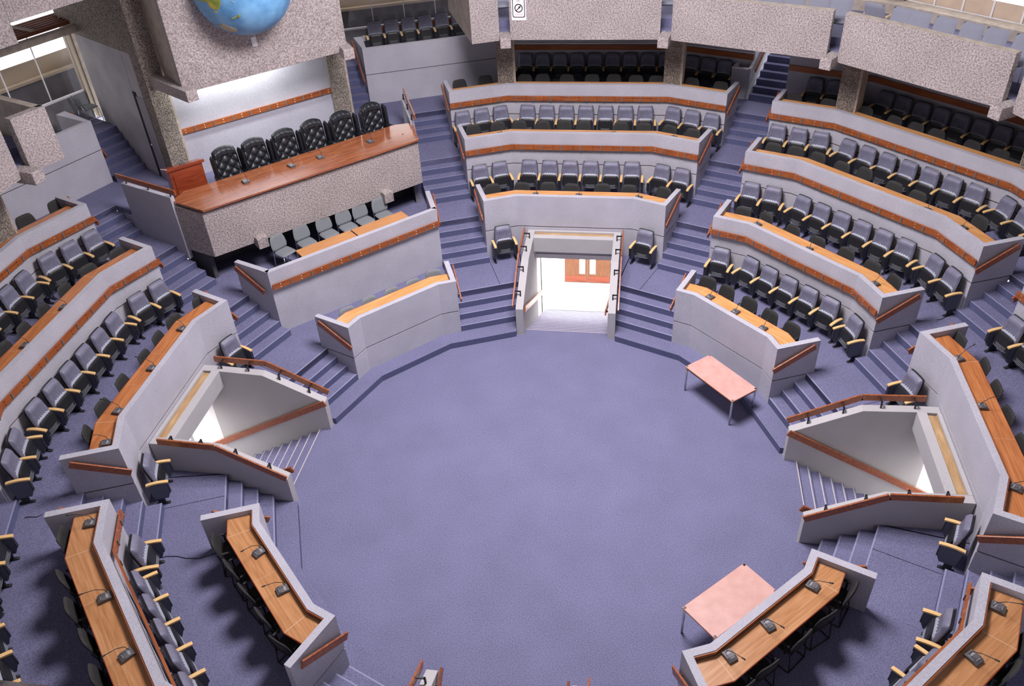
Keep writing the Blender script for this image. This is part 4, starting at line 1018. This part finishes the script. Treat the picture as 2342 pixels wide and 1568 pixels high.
MI = {('SW', 1): [(-135, 5.90, -.531), (-135, 5.90, .468)], ('SW', 2): [(-157.5, 8.299, 1.052), (-135, 8.29, -.463), (-135, 8.314, .79)],
 ('SE', 1): [(-45, 5.9, 1.001), (-45, 5.929, -.132), (-45, 5.92, -1.004)], ('SE', 2): [(-22.5, 8.29, -1.123), (-45, 8.311, 1.115)],
 ('E', 2): [(22.5, 8.26, -1.557), (0, 8.26, .294), (-22.5, 8.27, 1.528)], ('W', 2): [(180, 8.29, -1.408), (180, 8.28, .011), (180, 8.3, 1.374), (202.5, 8.308, -.994)],
 ('W', 3): [(180, 10.52, -.86), (180, 10.535, .511)], ('NE', 1): [(45, 5.938, .881), (45, 5.927, .073), (45, 5.9, -.773)],
 ('NE', 2): [(45, 8.29, 1.554), (45, 8.26, -.049), (22.5, 8.26, 1.308)], ('NE', 3): [(45, 10.52, -1.499), (22.5, 10.51, 1.642)],
 ('N', 3): [(112.5, 10.55, -1.778), (90, 10.55, -.906), (67.5, 10.55, 1.534)], ('N', 2): [(90, 8.3, 1.108), (90, 8.3, -.086), (67.5, 8.3, 1.575)]}
for (s, k), L in MI.items():
    for i, (t, u, v) in enumerate(L):
        lab = f'grey desk microphone, {ORD[i]} from {ENDN[s]}, {ROWN[k]} row, {BLOCK[s]}'
        loc = (*P(t, u, v), T[k] + .80); rz = radians(t - 90 + random.uniform(-14, 14))
        if mfirst: mu0.location = loc; mu0.rotation_euler = (0, 0, rz); mu0['label'] = lab; mfirst = False
        else: dup(mu0, loc, rz, lab)
for i, (u, v) in enumerate(((10.117, 1.67), (10.176, .36), (10.136, -.463), (10.117, -1.988))):
    dup(mu0, (*P(135, u, v), 3.886), radians(45 + 10 * (i % 2)), f'grey desk microphone on the podium desk, {ORD[i]} from left')

# ------------------------------------------------------------------ tables on the floor
def floor_table(c, ang, L, W, label):
    r = thing('folding_table', label, 'table', (*c, 0), ang, 'pink laminate tables on the floor')
    mb = MB(); mb.box(-L / 2, L / 2, -W / 2, W / 2, .71, .74); obj('table_top', mb, 'pink_laminate', r, bevel=.004)
    mb = MB(); mb.box(-L / 2 - .004, L / 2 + .004, -W / 2 - .004, W / 2 + .004, .712, .733); obj('edge_band', mb, 'desk_wood', r)
    mb = MB()
    for s in (-1, 1): mb.box(-L / 2 + .05, L / 2 - .05, s * (W / 2 - .04) - .012, s * (W / 2 - .04) + .012, .65, .71)
    for s in (-1, 1): mb.box(s * (L / 2 - .04) - .012, s * (L / 2 - .04) + .012, -W / 2 + .05, W / 2 - .05, .65, .71)
    obj('apron', mb, 'dark_metal', r)
    for x in (-1, 1):
        for y in (-1, 1):
            px, py = x * (L / 2 - .03), y * (W / 2 - .03); mb = MB(); mb.tube([(px, py, 0), (px, py, .741)], .024, n=12); l = obj('leg', mb, 'steel', r)
            mb = MB(); mb.tube([(px, py, .741), (px, py, .744)], .026, n=12); obj('leg_cap', mb, 'seat_black' if (x, y) == (1, 1) else 'bracket_metal', l)
floor_table(((3.045 + 4.614) / 2, (3.247 + 2.594) / 2), math.atan2(2.594 - 3.778, 4.614 - 3.594), 1.55, .77, 'scratched pink table before the rear right desk block')
floor_table(((2.874 + 4.496) / 2, (-3.475 - 2.875) / 2), math.atan2(-2.405 + 3.475, 3.992 - 2.874), 1.55, .77, 'scratched pink table beside the near right desk')

# ------------------------------------------------------------------ no smoking sign
def sign():
    t = 90; r = thing('no_smoking_sign', 'white no smoking sign with red circle on the balcony panel', 'sign', (*P(t, 11.262, 1.815), 6.37), radians(t))
    mb = MB(); mb.box(-.012, 0, -.205, .205, 0, .62); obj('board', mb, 'sign_white', r)
    mb = MB(); N = 40
    def ringp(w, h, rad, n=6):
        out = []
        for cx, cy, a0 in ((w - rad, h - rad, 0), (-w + rad, h - rad, 90), (-w + rad, -h + rad, 180), (w - rad, -h + rad, 270)):
            for i in range(n + 1): a = radians(a0 + 90 * i / n); out.append((cx + rad * cos(a), cy + rad * sin(a)))
        return out
    def band(o, i, zc, m=0):
        n = len(o); vs = [(-.014, x, zc + y) for x, y in o] + [(-.014, x, zc + y) for x, y in i]
        mb.add(vs, [(k, (k + 1) % n, n + (k + 1) % n, n + k) for k in range(n)] + [(n + k, n + (k + 1) % n, (k + 1) % n, k) for k in range(n)], m)
    band(ringp(.175, .255, .05), ringp(.155, .235, .04), .335); obj('red_border', mb, 'sign_red', r)
    mb = MB(); circ = lambda R: [(R * cos(2 * pi * k / N), R * sin(2 * pi * k / N)) for k in range(N)]
    band(circ(.115), circ(.09), .33)
    a = radians(-45); dx, dy = cos(a), sin(a)
    mb.add([(-.0145, x, .33 + y) for x, y in ((-dx * .1 - dy * .011, -dy * .1 + dx * .011), (-dx * .1 + dy * .011, -dy * .1 - dx * .011), (dx * .1 + dy * .011, dy * .1 - dx * .011), (dx * .1 - dy * .011, dy * .1 + dx * .011))], [(0, 1, 2, 3), (3, 2, 1, 0)])
    obj('ban_ring', mb, 'sign_red', r)
    mb = MB()
    mb.add([(-.0142, x, .33 + y) for x, y in ((-.055, .012), (-.047, .030), (.038, -.018), (.030, -.036))], [(0, 1, 2, 3), (3, 2, 1, 0)])
    mb.add([(-.0142, x, .33 + y) for x, y in ((.0, .02), (.012, .03), (-.02, .07), (-.03, .06))], [(0, 1, 2, 3), (3, 2, 1, 0)])
    obj('cigarette', mb, 'sign_black', r)
    for txt, z, size, m in (('NO', .50, .062, 'sign_black'), ('SMOKING', .145, .052, 'sign_pink')):
        cu = bpy.data.curves.new('lettering', 'FONT'); cu.body = txt; cu.size = size; cu.align_x = 'CENTER'; cu.extrude = .0005
        tmp = bpy.data.objects.new('text', cu); C.objects.link(tmp); me = bpy.data.meshes.new_from_object(tmp); bpy.data.objects.remove(tmp); me.materials.clear(); me.materials.append(M[m])
        o = bpy.data.objects.new('lettering', me); C.objects.link(o); o.parent = r
        o.location = (-.0145, 0, z); o.rotation_euler = (radians(90), 0, radians(-90))
sign()

# ------------------------------------------------------------------ loose cables
def cable(pts, label, r=.007):
    mb = MB(); mb.tube(pts, r, n=6); tag(obj('cable', mb, 'cable'), label, 'cable', 'loose black cables on the carpet')
cable([(-6.868, -3.523, .858), (-6.726, -3.461, .858), (-6.55, -3.442, .858), (-6.327, -3.464, .858), (-6.099, -3.445, .858), (-5.928, -3.36, .858), (-5.786, -3.268, .858)], 'thin black cable across the carpet between the near left desk rows')
cable([(-9.287, -3.52, 1.708), (-9.202, -3.486, 1.708), (-9.07, -3.482, 1.708), (-9.0, -3.411, 1.708)], 'short dark cable end behind the near left second desk')
cable([(8.618, 4.229, 1.708), (8.728, 4.268, 1.708), (8.833, 4.353, 1.708), (8.935, 4.423, 1.708)], 'black cable at the stair foot on the right side')
cable([(4.017, 12.0, 2.558), (4.1, 12.1, 2.558), (4.2, 12.18, 2.558)], 'small black cable on the landing right of the middle block')
